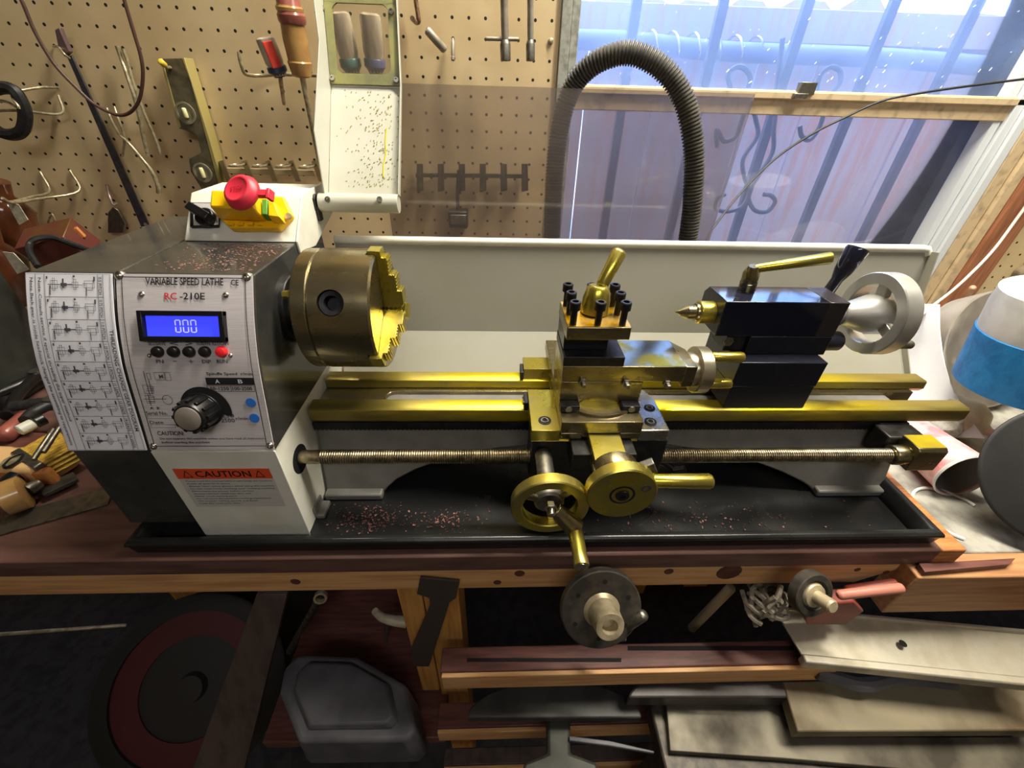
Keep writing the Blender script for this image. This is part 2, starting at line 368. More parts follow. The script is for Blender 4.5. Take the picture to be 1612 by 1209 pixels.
WLOC = {}
def mesh_obj(name, mb, mat, origin, bevel=0.0, smooth=38, segs=2):
    me = bpy.data.meshes.new(name)
    off = Vector((0, 0, ZO))
    me.from_pydata([tuple(p + off - origin) for p in mb.v], [], mb.f)
    bm = bmesh.new(); bm.from_mesh(me); bmesh.ops.recalc_face_normals(bm, faces=bm.faces)
    bm.to_mesh(me); bm.free()
    me.materials.append(mat)
    me.polygons.foreach_set('use_smooth', [True] * len(me.polygons))
    if hasattr(me, 'set_sharp_from_angle'): me.set_sharp_from_angle(angle=math.radians(smooth))
    o = bpy.data.objects.new(name, me); COL.objects.link(o)
    if bevel:
        b = o.modifiers.new('bevel', 'BEVEL'); b.width = bevel; b.segments = segs; b.limit_method = 'ANGLE'; b.angle_limit = math.radians(40)
    return o
def bbc(mb):
    xs = [p.x for p in mb.v]; ys = [p.y for p in mb.v]; zs = [p.z for p in mb.v]
    return Vector(((min(xs) + max(xs)) / 2, (min(ys) + max(ys)) / 2, min(zs) + ZO))
def thing(name, label, cat, loc, group=None):
    e = bpy.data.objects.new(name, None); COL.objects.link(e); e.empty_display_size = 0.02
    e.location = Vector(loc) + Vector((0, 0, ZO)); WLOC[e] = e.location.copy()
    e['label'] = label; e['category'] = cat
    if group: e['group'] = group
    return e
def part(name, mb, mat, parent, bevel=0.0, smooth=38, label=None, kind=None, segs=2):
    c = bbc(mb); o = mesh_obj(name, mb, mat, c, bevel, smooth, segs)
    o.parent = parent; o.location = c - WLOC[parent]; WLOC[o] = c
    if label: o['label'] = label
    if kind: o['kind'] = kind
    return o
def solo(name, mb, mat, label, cat, group=None, bevel=0.0, smooth=38, kind=None):
    c = bbc(mb); o = mesh_obj(name, mb, mat, c, bevel, smooth); o.location = c; WLOC[o] = c
    o['label'] = label; o['category'] = cat
    if group: o['group'] = group
    if kind: o['kind'] = kind
    return o
def struct(name, mb, mat, bevel=0.0, parent=None):
    c = bbc(mb); o = mesh_obj(name, mb, mat, c, bevel)
    if parent is None: o.location = c
    else: o.parent = parent; o.location = c - WLOC[parent]
    WLOC[o] = c
    if parent is None: o['kind'] = 'structure'
    return o

TXT = {}
def glyphs(body):
    if body in TXT: return TXT[body]
    cu = bpy.data.curves.new('lettering', 'FONT'); cu.body = body; cu.resolution_u = 2; cu.size = 1.0; cu.offset = 0.012
    o = bpy.data.objects.new('lettering_source', cu); COL.objects.link(o)
    dg = bpy.context.evaluated_depsgraph_get(); dg.update()
    me = bpy.data.meshes.new_from_object(o.evaluated_get(dg))
    vs = [(v.co.x, v.co.y) for v in me.vertices]; fs = [tuple(p.vertices) for p in me.polygons]
    bpy.data.objects.remove(o); bpy.data.meshes.remove(me); bpy.data.curves.remove(cu)
    xs = [v[0] for v in vs]; ys = [v[1] for v in vs]
    TXT[body] = ([(a - min(xs), b - min(ys)) for a, b in vs], fs, max(xs) - min(xs), max(ys) - min(ys))
    return TXT[body]
def text(mb, body, fn, x0, y0, w, h, rot=False):
    """lettering in the rectangle (x0,y0,w,h) of a local plane, fn(u,v)->point; rot: reads downwards"""
    vs, fs, W_, H_ = glyphs(body)
    if rot: mb.add([fn(x0 + (b / H_) * w, y0 + h - (a / W_) * h) for a, b in vs], fs)
    else: mb.add([fn(x0 + a / W_ * w, y0 + b / H_ * h) for a, b in vs], fs)
    return mb
def flat(mb, fn, x0, y0, x1, y1, nx=1, ny=1):
    mb.sheet([[fn(x0 + (x1 - x0) * j / nx, y0 + (y1 - y0) * i / ny) for j in range(nx + 1)] for i in range(ny + 1)]); return mb
def rectline(mb, fn, x0, y0, x1, y1, t, ny=1):
    flat(mb, fn, x0, y0, x1, y0 + t); flat(mb, fn, x0, y1 - t, x1, y1); flat(mb, fn, x0, y0, x0 + t, y1, 1, ny); flat(mb, fn, x1 - t, y0, x1, y1, 1, ny); return mb

# ---------------------------------------------------------------- room shell
FL = -ZO; CEIL = 1.15; WY = 0.85
struct('floor', MB().box(-2.2, 2.4, -2.4, 1.0, FL - 0.08, FL), concrete)
struct('ceiling', MB().box(-2.2, 2.4, -2.4, 1.0, CEIL, CEIL + 0.08), plaster)
struct('wall_left', MB().box(-2.3, -2.2, -2.4, 1.0, FL, CEIL), plaster)
struct('wall_right', MB().box(2.4, 2.5, -2.4, 1.0, FL, CEIL), plaster)
struct('wall_behind', MB().box(-2.2, 2.4, -2.5, -2.4, FL, CEIL), plaster)
# back wall: pegboard left and right of the window, plaster above and below
wl, wr, wbz, wtz = 0.128, 0.905, -0.50, 0.60
struct('wall_back_left', MB().box(-2.2, 0.0975, WY, WY + 0.02, -0.46, CEIL), pegm)
struct('wall_back_right', MB().box(1.063, 2.4, WY, WY + 0.02, -0.46, CEIL), pegm)
struct('wall_back_below', MB().box(-2.2, 2.4, WY + 0.02, WY + 0.06, FL, wbz), plaster)
struct('wall_back_above', MB().box(0.0975, 1.063, WY, WY + 0.06, wtz, CEIL), plaster)
# window
struct('trim_1', MB().box(0.0985, 0.114, WY - 0.006, WY + 0.06, wbz, wtz).box(0.115, wl, WY, WY + 0.06, wbz, wtz), frameg, 0.001)
mb = MB().box(1.004, 1.0625, WY - 0.012, WY + 0.05, wbz, wtz)
struct('trim_2', mb, trimw, 0.002)
mb = MB().box(0.955, 0.981, WY + 0.004, WY + 0.05, wbz, wtz).box(0.9825, 1.003, WY - 0.004, WY + 0.05, wbz, wtz)
struct('trim_3', mb, sashp, 0.002)
mb = MB().box(wr, 0.9195, WY + 0.02, WY + 0.06, wbz, wtz).box(0.921, 0.937, WY + 0.012, WY + 0.06, wbz, wtz).box(0.938, 0.954, WY + 0.005, WY + 0.06, wbz, wtz)
win = bpy.data.objects.new('window_1', None); COL.objects.link(win); win.location = (0.5, WY + 0.04, wbz + ZO); WLOC[win] = win.location.copy(); win['kind'] = 'structure'
struct('window_frame', mb, whitev, 0.001, win)
zs0, zs1 = at(1400, 186, Y=WY + 0.03).z, at(1400, 147, Y=WY + 0.03).z
mb = MB().box(wl + 0.001, 0.953, WY + 0.018, WY + 0.05, zs0, zs1).box(wl + 0.001, 0.953, WY + 0.012, WY + 0.0185, zs1 - 0.013, zs1 - 0.002)
struct('sash_bar', mb, sashp, 0.0015, win)
lx = at(1262, 145, Y=WY + 0.02)
struct('window_latch', MB().box(lx.x - 0.012, lx.x + 0.016, WY + 0.008, WY + 0.02, zs1 - 0.006, zs1 + 0.012).box(lx.x - 0.02, lx.x + 0.004, WY + 0.004, WY + 0.012, zs1 - 0.012, zs1 - 0.004), dsteel, 0.001, win)
struct('upper_pane', MB().box(wl + 0.001, wr - 0.001, WY + 0.04, WY + 0.043, zs1 + 0.0005, wtz - 0.001), dustglass, 0, win)
ws = MB(); rnd = random.Random(31)
for i in range(130):
    x = rnd.uniform(wl + 0.01, wr - 0.01); z = zs1 + 0.01 + (wtz - zs1 - 0.02) * rnd.random() ** 1.6 * 0.5; k = rnd.choice((0.0004, 0.0006, 0.0009, 0.0013)); a = rnd.uniform(0.6, 1.3)
    ws.obox((x, WY + 0.0394, z), (math.cos(a) * k * rnd.uniform(1, 3), 0, math.sin(a) * k * 2), (0, 0.0003, 0), (-math.sin(a) * k * 0.6, 0, math.cos(a) * k * 0.6))
wso = struct('water_spots', ws, M('dried_water_spots', S(226, 234, 250), 0.6), 0, win); wso['kind'] = 'stuff'
struct('lower_pane', MB().box(wl + 0.001, wr - 0.001, WY + 0.046, WY + 0.049, wbz + 0.001, zs0 - 0.0005), lowglass, 0, win)
struct('trim_4', MB().box(0.1, 1.06, WY - 0.02, WY + 0.06, wbz - 0.03, wbz - 0.001), sashp, 0.002)

# ---------------------------------------------------------------- yard behind the window
struct('floor_yard', MB().box(-2.0, 4.0, 0.92, 4.0, -1.4, -1.33), leaf_m)
FY = 1.35
fence = thing('board_fence', 'weathered grey board fence close behind the window', 'fence', (0.7, FY, -1.33))
gaps = [-0.8, -0.64, -0.5, -0.36, -0.225, -0.085]
for (px, py) in ((918, 190), (1015, 226), (1092, 200), (1170, 187), (1240, 245), (1331, 192), (1420, 200), (1500, 200), (1585, 200)):
    gaps.append(at(px, py, Y=FY).x)
gaps += [gaps[-1] + 0.15, gaps[-1] + 0.3, gaps[-1] + 0.45, gaps[-1] + 0.6, gaps[-1] + 0.75]
rnd = random.Random(3)
for i in range(len(gaps) - 1):
    a, b = gaps[i], gaps[i + 1]; g = rnd.choice((0.0022, 0.0035, 0.003, 0.0015)); tz = (0.19 if a < 0.9 else 0.165) + rnd.uniform(-0.012, 0.016)
    yy = rnd.uniform(0, 0.006); w = b - a
    top = [(a + g, -1.33), (b - g, -1.33), (b - g, tz - 0.02), (b - w * 0.25, tz + 0.005), (a + w * 0.3, tz + 0.008), (a + g, tz - 0.015)]
    part('board', MB().prism(top, 'Y', FY + yy, FY + yy + 0.018), fencem, fence, 0.001)
zr = at(1200, 38, Y=FY - 0.03).z
part('rail', MB().box(-0.8, 2.4, FY - 0.04, FY - 0.002, zr - 0.035, zr + 0.03), fencem, fence, 0.002)
# cable with spiral ties along the fence
cy = FY - 0.09
pth = [at(x, y, Y=cy) for x, y in ((840, 62), (980, 65), (1100, 78), (1200, 84), (1400, 92), (1600, 108))]
wrp = thing('wrapped_pipe', 'thick pale blue pipe wound with shiny wire along the fence above the window sash', 'pipe', pth[2])
part('pipe', MB().tube(pth, 0.02, 12), M('pale_blue_pipe', S(120, 134, 170), 0.5), wrp)
coil = []
for i in range(130):
    t = i / 259; p = pth[1].lerp(pth[4], t); a = 2 * math.pi * 13 * t
    coil.append(p + Vector((0, 0.024 * math.cos(a), 0.024 * math.sin(a))))
part('spiral_wire', MB().tube(coil, 0.0025, 6, False), steel, wrp)
# window guard: bars and scrolls
gr = thing('window_grille', 'dark iron security grille with scrolls outside the window', 'window grille', (0.6, 1.0, -0.7))
GY = 1.0
for (px, py) in ((983, 135), (1108, 135), (1232, 130), (1351, 143), (1470, 145), (1590, 148)):
    x = at(px, py, Y=GY).x
    part('bar', MB().box(x - 0.009, x + 0.009, GY - 0.006, GY + 0.006, -0.7, 0.62), barm, gr, 0.001)
part('cross_rail', MB().box(0.0, 1.15, GY - 0.004, GY + 0.004, 0.56, 0.58).box(0.0, 1.15, GY - 0.004, GY + 0.004, -0.66, -0.64), barm, gr)
SY = GY - 0.015
def scroll(pts): part('scroll', MB().tube([at(x, y, Y=SY) for x, y in pts], 0.0045, 8), barm, gr)
scroll([(1150, 140), (1146, 118), (1158, 106), (1172, 108), (1181, 122), (1178, 138)] [::-1])
scroll([(1129, 232), (1128, 205), (1140, 222), (1158, 215), (1166, 195), (1180, 160), (1190, 190), (1192, 215), (1170, 250), (1172, 280), (1180, 300), (1168, 325), (1145, 333), (1126, 328), (1130, 312), (1142, 306)])
scroll([(1232, 60), (1228, 100), (1222, 140), (1222, 170), (1218, 205), (1216, 240), (1195, 275), (1180, 300), (1180, 318), (1190, 332), (1208, 333), (1220, 318), (1214, 308), (1202, 306)])
scroll([(1284, 145), (1292, 118), (1308, 106), (1322, 112), (1322, 130), (1312, 145), (1300, 170), (1290, 200), (1275, 220), (1262, 214), (1259, 198)])
# ---------------------------------------------------------------- workbench under the lathe
BT = -0.43
bench = thing('workbench', 'long workbench with a red-brown plank top and pine front beam under the lathe', 'workbench', (-0.5, 0.5, FL))
mb = MB()
part('plank_top', MB().box(-1.7, 0.5545, 0.272, 0.845, -0.461, BT), redwood, bench, 0.003)
part('worn_end', MB().box(0.5246, 0.5555, 0.271, 0.80, -0.4605, BT + 0.0006), planktop, bench, 0.002, label='worn orange bare wood at the plank end')
part('front_beam', MB().prism([(-1.7, -0.506), (0.46, -0.506), (0.50, -0.478), (0.50, -0.462), (-1.7, -0.462)], 'Y', 0.276, 0.31), pine, bench, 0.002)
# knots in the beam
knm = M('dark_knot', S(96, 58, 38), 0.6, 0, S(70, 40, 28), 20)
for (px, py, r) in ((465, 916, .006), (818, 903, .0065), (783, 917, .005), (1053, 900, .006), (1148, 901, .016), (905, 926, .004), (1350, 897, .004), (1395, 901, .004)):
    p = at(px, py, Y=0.2757); part('knot', MB().rev((p.x, 0.2762, p.z), (0, -1, 0), [(0, r), (0.0006, r * 0.95)], 14), knm, bench)
part('leg', MB().box(-0.1245, -0.0945, 0.28, 0.34, -0.836, -0.507), pinev, bench, 0.002)
part('leg', MB().box(-0.0935, -0.048, 0.282, 0.34, FL, -0.507), pinev, bench, 0.002)
part('leg', MB().box(-1.5, -1.41, 0.282, 0.37, FL, -0.507), pinev, bench, 0.002)
part('leg', MB().box(0.40, 0.48, 0.70, 0.78, FL, -0.462), pinev, bench, 0.002)
part('leg', MB().box(-1.0, -0.92, 0.7, 0.78, FL, -0.462), pinev, bench, 0.002)
# black strap bracket nailed over beam and leg
bp = [at(662, 906, Y=0.274), at(724, 912, Y=0.274), at(718, 938, Y=0.274), at(708, 945, Y=0.274), at(676, 1046, Y=0.274), at(652, 1046, Y=0.274), at(647, 1020, Y=0.274), at(678, 950, Y=0.274), at(676, 938, Y=0.274), at(657, 932, Y=0.274)]
part('strap_bracket', MB().slab(bp, (0, -1, 0), 0.003), M('painted_bracket', S(70, 62, 56), 0.5, 0.2), bench, 0.0005, label='dark metal strap bracket')

rb = thing('side_bench', 'right-hand bench with a grey dust-covered top and pale wooden front board', 'workbench', (1.2, 0.55, FL))
part('bench_top', MB().box(0.5565, 2.38, 0.288, 0.845, -0.49, -0.4615), dusty, rb, 0.002)
part('front_board', MB().box(0.502, 2.38, 0.256, 0.2875, -0.545, -0.4615), whitepine, rb, 0.002)
part('leg', MB().box(1.5, 1.58, 0.30, 0.38, FL, -0.4905), pinev, rb, 0.002)
part('leg', MB().box(0.62, 0.70, 0.72, 0.80, FL, -0.4905), pinev, rb, 0.002)
part('leg', MB().box(2.25, 2.33, 0.72, 0.80, FL, -0.4905), pinev, rb, 0.002)
a, b, c, d = at(1445, 888, Z=-0.455), at(1597, 880, Z=-0.455), at(1588, 890, Z=-0.455), at(1455, 902, Z=-0.455)
solo('wood_offcut', MB().slab([(a.x, a.y, -0.461), (b.x, b.y, -0.461), (c.x, c.y, -0.461), (d.x, d.y, -0.461)], (0, 0, 1), 0.008), maroon, 'thin brown wood offcut lying on the dusty bench edge', 'wood offcut', bevel=0.0006)

# ---------------------------------------------------------------- chip tray
def rectsweep(mb, x0, x1, y0, y1, prof):     # prof: (inset, z) closed loop swept round a rectangle, mitred
    n = len(prof); vs = []
    for (cx, cy, sx, sy) in ((x0, y0, 1, 1), (x1, y0, -1, 1), (x1, y1, -1, -1), (x0, y1, 1, -1)):
        for (i, z) in prof: vs.append((cx + sx * i, cy + sy * i, z))
    fs = [(k * n + j, k * n + (j + 1) % n, ((k + 1) % 4) * n + (j + 1) % n, ((k + 1) % 4) * n + j) for k in range(4) for j in range(n)]
    return mb.add(vs, fs)
TX0, TX1, TY0, TY1 = -0.402, 0.522, 0.2765, 0.62
tray = MB()
rectsweep(tray, TX0, TX1, TY0, TY1, [(0.018, BT + 0.0005), (0.018, BT + 0.0025), (0.011, BT + 0.019), (0.0085, BT + 0.0215), (0.004, BT + 0.0225), (0.001, BT + 0.0205), (0, BT + 0.017), (0.002, BT + 0.0145), (0.004, BT + 0.0005)])
tray.box(TX0 + 0.0175, TX1 - 0.0175, TY0 + 0.0175, TY1 - 0.0175, BT + 0.0005, BT + 0.0024)
solo('chip_tray', tray, traym, 'black enamelled chip tray with raised rim lying under the lathe', 'tray', bevel=0.001)
ch = MB(); rnd = random.Random(11)
def flake(mb, x, y, z, s):
    a = rnd.uniform(0, 6.28); u = Vector((math.cos(a), math.sin(a), rnd.uniform(-.3, .3))) * s; v = Vector((-math.sin(a), math.cos(a), rnd.uniform(-.3, .3))) * s * rnd.uniform(.25, .8)
    c = Vector((x, y, z + abs(u.z) + abs(v.z))); mb.obox(c, u, v, Vector((0, 0, s * 0.15)))
for i in range(620):
    k = rnd.random()
    if k < 0.42: x, y = rnd.gauss(-0.152, 0.022), rnd.gauss(0.322, 0.010)
    elif k < 0.62: x, y = rnd.gauss(-0.06, 0.018), rnd.gauss(0.318, 0.008)
    elif k < 0.8: x, y = rnd.uniform(0.16, 0.36), rnd.gauss(0.315, 0.009)
    else: x, y = rnd.uniform(-0.25, 0.49), rnd.uniform(0.298, 0.345)
    y = min(max(y, 0.297), 0.35)
    if -0.345 < x < -0.205: continue
    flake(ch, x, y, BT + 0.003, rnd.choice((0.0005, 0.0007, 0.0009, 0.0013)))
solo('metal_chips', ch, chips, 'loose pinkish swarf chips scattered over the floor of the black chip tray', 'metal chips', kind='stuff')
# ---------------------------------------------------------------- the lathe
AY, AZ = 0.416, -0.196
lathe = thing('metal_lathe', 'small metal-turning lathe with oily yellow ways and a brushed control panel on the bench', 'lathe', (0.1, 0.42, BT))
def boolcut(a, b):
    def tmp(mb):
        me = bpy.data.meshes.new('cut'); me.from_pydata([tuple(p) for p in mb.v], [], mb.f)
        bm = bmesh.new(); bm.from_mesh(me); bmesh.ops.recalc_face_normals(bm, faces=bm.faces); bm.to_mesh(me); bm.free()
        o = bpy.data.objects.new('cut', me); COL.objects.link(o); return o
    oa, ob = tmp(a), tmp(b)
    m = oa.modifiers.new('b', 'BOOLEAN'); m.object = ob; m.operation = 'DIFFERENCE'; m.solver = 'EXACT'
    dg = bpy.context.evaluated_depsgraph_get(); dg.update()
    me = bpy.data.meshes.new_from_object(oa.evaluated_get(dg))
    r = MB(); r.add([v.co.copy() for v in me.vertices], [tuple(p.vertices) for p in me.polygons])
    bpy.data.objects.remove(oa); bpy.data.objects.remove(ob); bpy.data.meshes.remove(me)
    return r
def onplane(px, py, p0, n):
    r = ray(px, py); n = Vector(n); return r * (Vector(p0).dot(n) / r.dot(n))
def cap_screw(name, p, d, r, h, mat, parent, sock=True, label=None):
    d = Vector(d).normalized(); p = Vector(p)
    mb = MB().rev(p, d, [(0, r), (h * 0.85, r), (h, r * 0.9), (h, r * 0.55), (h * 0.45, r * 0.5)], 18)
    return part(name, mb, mat, parent, label=label)

# --- bed
arch = [(-0.2145, -0.318), (0.515, -0.318), (0.515, -0.4265), (0.422, -0.4265), (0.412, -0.418), (0.40, -0.411), (0.37, -0.397), (0.33, -0.382), (0.27, -0.367), (0.20, -0.357), (0.13, -0.354), (0.06, -0.357), (0.0, -0.363), (-0.05, -0.372), (-0.10, -0.391), (-0.125, -0.405), (-0.137, -0.416), (-0.145, -0.4265), (-0.2145, -0.4265)]
mb = MB().prism(arch, 'Y', 0.0, 1.0)
mb.xf(lambda p: (p.x, (0.386 + (p.z + 0.318) * 0.27) if p.y < 0.5 else (0.444 - (p.z + 0.318) * 0.27), p.z))
mb.box(-0.2145, -0.143, 0.349, 0.482, -0.4275, -0.417).box(0.420, 0.5175, 0.349, 0.482, -0.4275, -0.417)
bed = part('bed', mb, greyen, lathe, 0.0025, label='grey cast bed with arched feet')
BX1 = 0.5725
part('front_way', MB().prism([(0.3940, -0.301), (0.3782, -0.301), (0.3764, -0.3022), (0.3750, -0.3028), (0.3745, -0.3150), (0.3775, -0.3215), (0.394, -0.3215)], 'X', -0.2145, BX1), way, bed, 0.0006, label='oily yellow front way')
part('rear_way', MB().prism([(0.4530, -0.301), (0.4355, -0.301), (0.4335, -0.3022), (0.4325, -0.3115), (0.4365, -0.3175), (0.453, -0.3215)], 'X', -0.2145, BX1 - 0.004), way, bed, 0.0006, label='oily yellow rear way')
sl = [(-0.2145, 0.3935), (0.55, 0.3935), (0.55, 0.4035), (-0.125, 0.4035)]
sl += [(-0.125 - 0.0115 * math.sin(a), 0.415 - 0.0115 * math.cos(a)) for a in [math.pi * k / 10 for k in range(1, 10)]]
sl += [(-0.125, 0.4265), (0.55, 0.4265), (0.55, 0.436), (-0.2145, 0.436)]
part('bed_floor', MB().prism(sl, 'Z', -0.335, -0.313), oilyd, bed, 0.0004)
zz = [(-0.2145, -0.3220), (0.50, -0.3220)]
n = 290
for i in range(n + 1):
    x = 0.50 - (0.7145) * i / n; zz.append((x, -0.3315 if i % 2 else -0.3335))
part('gear_rack', MB().prism(zz, 'Y', 0.3755, 0.384), blackox, bed)

# --- leadscrew
LY, LZ, LR = 0.335, -0.3362, 0.0082
mb = MB(); prof = [(0, LR * 0.93), (0.022, LR * 0.93)]; x = 0.022; L = 0.676
while x < L - 0.004: prof += [(x, LR * 0.9), (x + 0.0010, LR), (x + 0.0014, LR), (x + 0.0024, LR * 0.88)]; x += 0.00255
prof += [(L, LR * 0.9)]
mb.rev((-0.2155, LY, LZ), (1, 0, 0), prof, 16)
part('leadscrew', mb, thread, lathe, smooth=60)
q0, q1, q2 = at(1451, 709.5, Y=0.3225), at(1489, 708.7, Y=0.3225), at(1451, 741, Y=0.3225)
mb = MB().prism([(0.3225, q0.z - 0.003), (0.3260, q0.z), (0.3485, q0.z), (0.3485, q2.z), (0.3225, q2.z)], 'X', q0.x, q1.x + 0.006)
mb.rev((q0.x - 0.016, LY, LZ), (1, 0, 0), [(0, 0.0105), (0.002, 0.0118), (0.016, 0.0118)], 20)
part('leadscrew_bracket', mb, oilyd, lathe, 0.0008)
part('bracket_top', MB().box(q0.x + 0.0005, q1.x + 0.0055, 0.3265, 0.348, q0.z - 0.0005, q0.z + 0.0004), yeloil, lathe, label='bright yellow oily top of the leadscrew bracket')
mb = MB().box(0.462, 0.508, 0.3490, 0.374, -0.356, -0.3225).box(0.470, 0.508, 0.374, 0.40, -0.37, -0.322)
part('bracket_mount', mb, blackp, lathe, 0.002)

# --- headstock shell
PF = [(-0.1380, 0.3650), (-0.1450, 0.3605), (-0.1550, 0.3540), (-0.1718, 0.3438), (-0.190, 0.3345), (-0.208, 0.3266), (-0.2240, 0.3213), (-0.2365, 0.3177), (-0.255, 0.3125), (-0.273, 0.3073), (-0.2905, 0.3020), (-0.30, 0.3002)]
def py_(z):
    for (z0, y0), (z1, y1) in zip(PF, PF[1:]):
        if z <= z0 and z >= z1: return y0 + (y1 - y0) * (z - z0) / (z1 - z0)
    return PF[0][1] if z > PF[0][0] else PF[-1][1]
def pn_(z):
    e = 0.004; t = Vector((0, py_(z + e) - py_(z - e), 2 * e)).normalized(); return Vector((0, -t.z, t.y))
def pan(u, z, off=0.0): return Vector((u, py_(z), z)) + pn_(z) * off
def onpanel(px, py, off=0.0):
    r = ray(px, py); lo, hi = 0.25, 0.42
    for i in range(50):
        m = (lo + hi) / 2; p = r * (m / r.y)
        if p.y < py_(p.z) - off: lo = m
        else: hi = m
    return r * (m / r.y)
HX0, HX1 = -0.3325, -0.2148
front = [(y, z) for z, y in PF if -0.2915 < z < -0.139]
hprof = [(py_(-0.1392), -0.1392)] + front + [(0.3015, -0.2922), (0.53, -0.2922), (0.53, -0.1392)]
part('headstock', MB().prism(hprof, 'X', HX0, HX1), darkgrey, lathe, 0.0015, label='dark grey headstock housing')
mb = MB().rev((HX1 - 0.001, AY, AZ), (1, 0, 0), [(0, 0.036), (0.006, 0.036), (0.007, 0.028), (0.0225, 0.028)], 32)
part('spindle_nose', mb, blackp, lathe, 0.001)

dst = MB(); rnd = random.Random(21)
for i in range(420):
    u_ = rnd.betavariate(2.2, 1.4); x = HX0 + 0.012 + u_ * (HX1 - HX0 - 0.016); y = rnd.uniform(0.372, 0.452); s_ = rnd.choice((0.0004, 0.0006, 0.0009)); a = rnd.uniform(0, 3.1)
    dst.obox((x, y, -0.1389), (math.cos(a) * s_, math.sin(a) * s_, 0), (-math.sin(a) * s_ * 0.6, math.cos(a) * s_ * 0.6, 0), (0, 0, 0.0002))
part('wood_dust', dst, M('pinkish_dust', S(150, 112, 100), 0.8), bpy.data.objects['headstock'], kind='stuff', label='pinkish dust on the headstock top')
# --- control panel: thin brushed plate following the front of the headstock
def curved_plate(x0, x1, z0, z1, off, n=22):
    g = [[pan(x0 + (x1 - x0) * j / 3, z0 + (z1 - z0) * i / n, off) for j in range(4)] for i in range(n + 1)]
    return MB().sheet(g, -0.0012)
cp = part('control_panel', curved_plate(HX0 + 0.001, HX1 - 0.0005, -0.2912, -0.1402, 0.0015), alu, lathe, label='brushed aluminium control panel')
OF = 0.0036
def prect(px0, py0, px1, py1, off=OF):      # pixel rectangle on the panel -> x0,z0,w,h
    a = onpanel(px0, py1, off); b = onpanel(px1, py0, off); return a.x, a.z, b.x - a.x, b.z - a.z
pf = lambda u, z: pan(u, z, OF)
bk = MB(); rd = MB(); gy = MB()
text(bk, 'VARIABLE SPEED LATHE', pf, *prect(230, 442, 352, 452))
text(bk, 'CE', pf, *prect(364, 444, 376, 453))
text(rd, 'RC', pf, *prect(260, 464.5, 279, 475))
text(bk, '-210E', pf, *prect(284, 464.5, 323, 475))
for s_, a, b in (('SET/SAVE', 234, 261), ('<', 268, 280), ('>', 293, 303), ('SUB/FN', 310, 331), ('RST/CAN', 335, 360)): text(gy, s_, pf, *prect(a, 540.5, b, 546))
for s_, a, b in (('FN', 247, 257), ('-', 273, 279), ('+', 298, 304), ('DIP', 319, 332), ('RUN', 342, 358)):
    t, u = (568.5, 574) if len(s_) > 1 else ((570.5, 571.5) if s_ == '-' else (568.5, 574)); text(gy, s_, pf, *prect(a, t, b, u))
text(bk, 'Spindle Speed  r/min', pf, *prect(326, 588, 397, 594))
x, z, w, h = prect(326, 596.5, 399, 607.5); flat(bk, pf, x, z, x + w, z + h, 1, 3)
x2, z2, w2, h2 = prect(328, 608.5, 400, 618); rectline(bk, pf, x2, z2, x2 + w2, z2 + h2, 0.0004, 2); flat(bk, pf, x2 + w2 / 2, z2, x2 + w2 / 2 + 0.0004, z2 + h2)
text(bk, '50-1250', pf, *prect(332, 610.5, 360, 616)); text(bk, '100-2500', pf, *prect(367, 610.5, 397, 616))
pf2 = lambda u, z: pan(u, z, OF + 0.0003)
wt = MB(); text(wt, 'A', pf2, *prect(340, 599, 346, 605)); text(wt, 'B', pf2, *prect(376, 599, 382, 605))
text(gy, 'Serial No.', pf, *prect(231, 649, 263, 655)); x, z, w, h = prect(233, 656, 271, 660.5); rectline(gy, pf, x, z, x + w, z + h, 0.0003)
text(gy, 'Date', pf, *prect(237, 664, 257, 669)); x, z, w, h = prect(239, 669.5, 276, 675); rectline(gy, pf, x, z, x + w, z + h, 0.0003)
text(gy, 'CAUTION:', pf, *prect(249, 680, 289, 687)); text(gy, 'Do not operate this machine unless you have read all instructions', pf, *prect(253, 690, 419, 694.5)); text(gy, 'before starting the machine', pf, *prect(256, 696, 330, 700.5))
text(gy, '250', pf, *prect(349, 653, 368, 659)); text(gy, '2500', pf, *prect(349, 660, 369, 666.5)); text(gy, 'r/min', pf, *prect(372, 657.5, 390, 663))
# speed diagram: motor box, pulleys, spindle
for (a, b, c, d) in ((245, 588, 262, 600), (262, 588, 271, 601), (233, 589, 239, 599), (228, 608, 244, 621), (232, 624, 246, 636)):
    x, z, w, h = prect(a, b, c, d); w = (c - a) * 0.00053; rectline(bk, pf, x, z, x + w, z + h, 0.0003)
text(gy, 'M', pf, *prect(251.5, 591.5, 256.5, 597.5))
for (a, b, c, d) in ((236, 586, 237, 624), (240, 600, 241, 622), (231, 610, 243, 611), (231, 613, 243, 614), (231, 616, 243, 617), (227, 629, 262, 630), (238, 622, 239, 640), (234, 626, 244, 627), (234, 633, 244, 634)):
    x, z, w, h = prect(a, b, c, d); w = 0.0005 if c - a < 2 else w; h = 0.0005 if d - b < 2 else h; flat(bk, pf, x, z, x + w, z + h)
c0 = onpanel(264, 631, OF)
for k in range(20):
    a = 2 * math.pi * k / 20; b = 2 * math.pi * (k + 1) / 20; r0, r1 = 0.0045, 0.0041
    bk.add([pan(c0.x + r * math.cos(t), c0.z + r * math.sin(t), OF) for t, r in ((a, r0), (b, r0), (b, r1), (a, r1))], [(0, 1, 2, 3)])
text(bk, 'A  B', pf, *prect(237, 642, 251, 646))
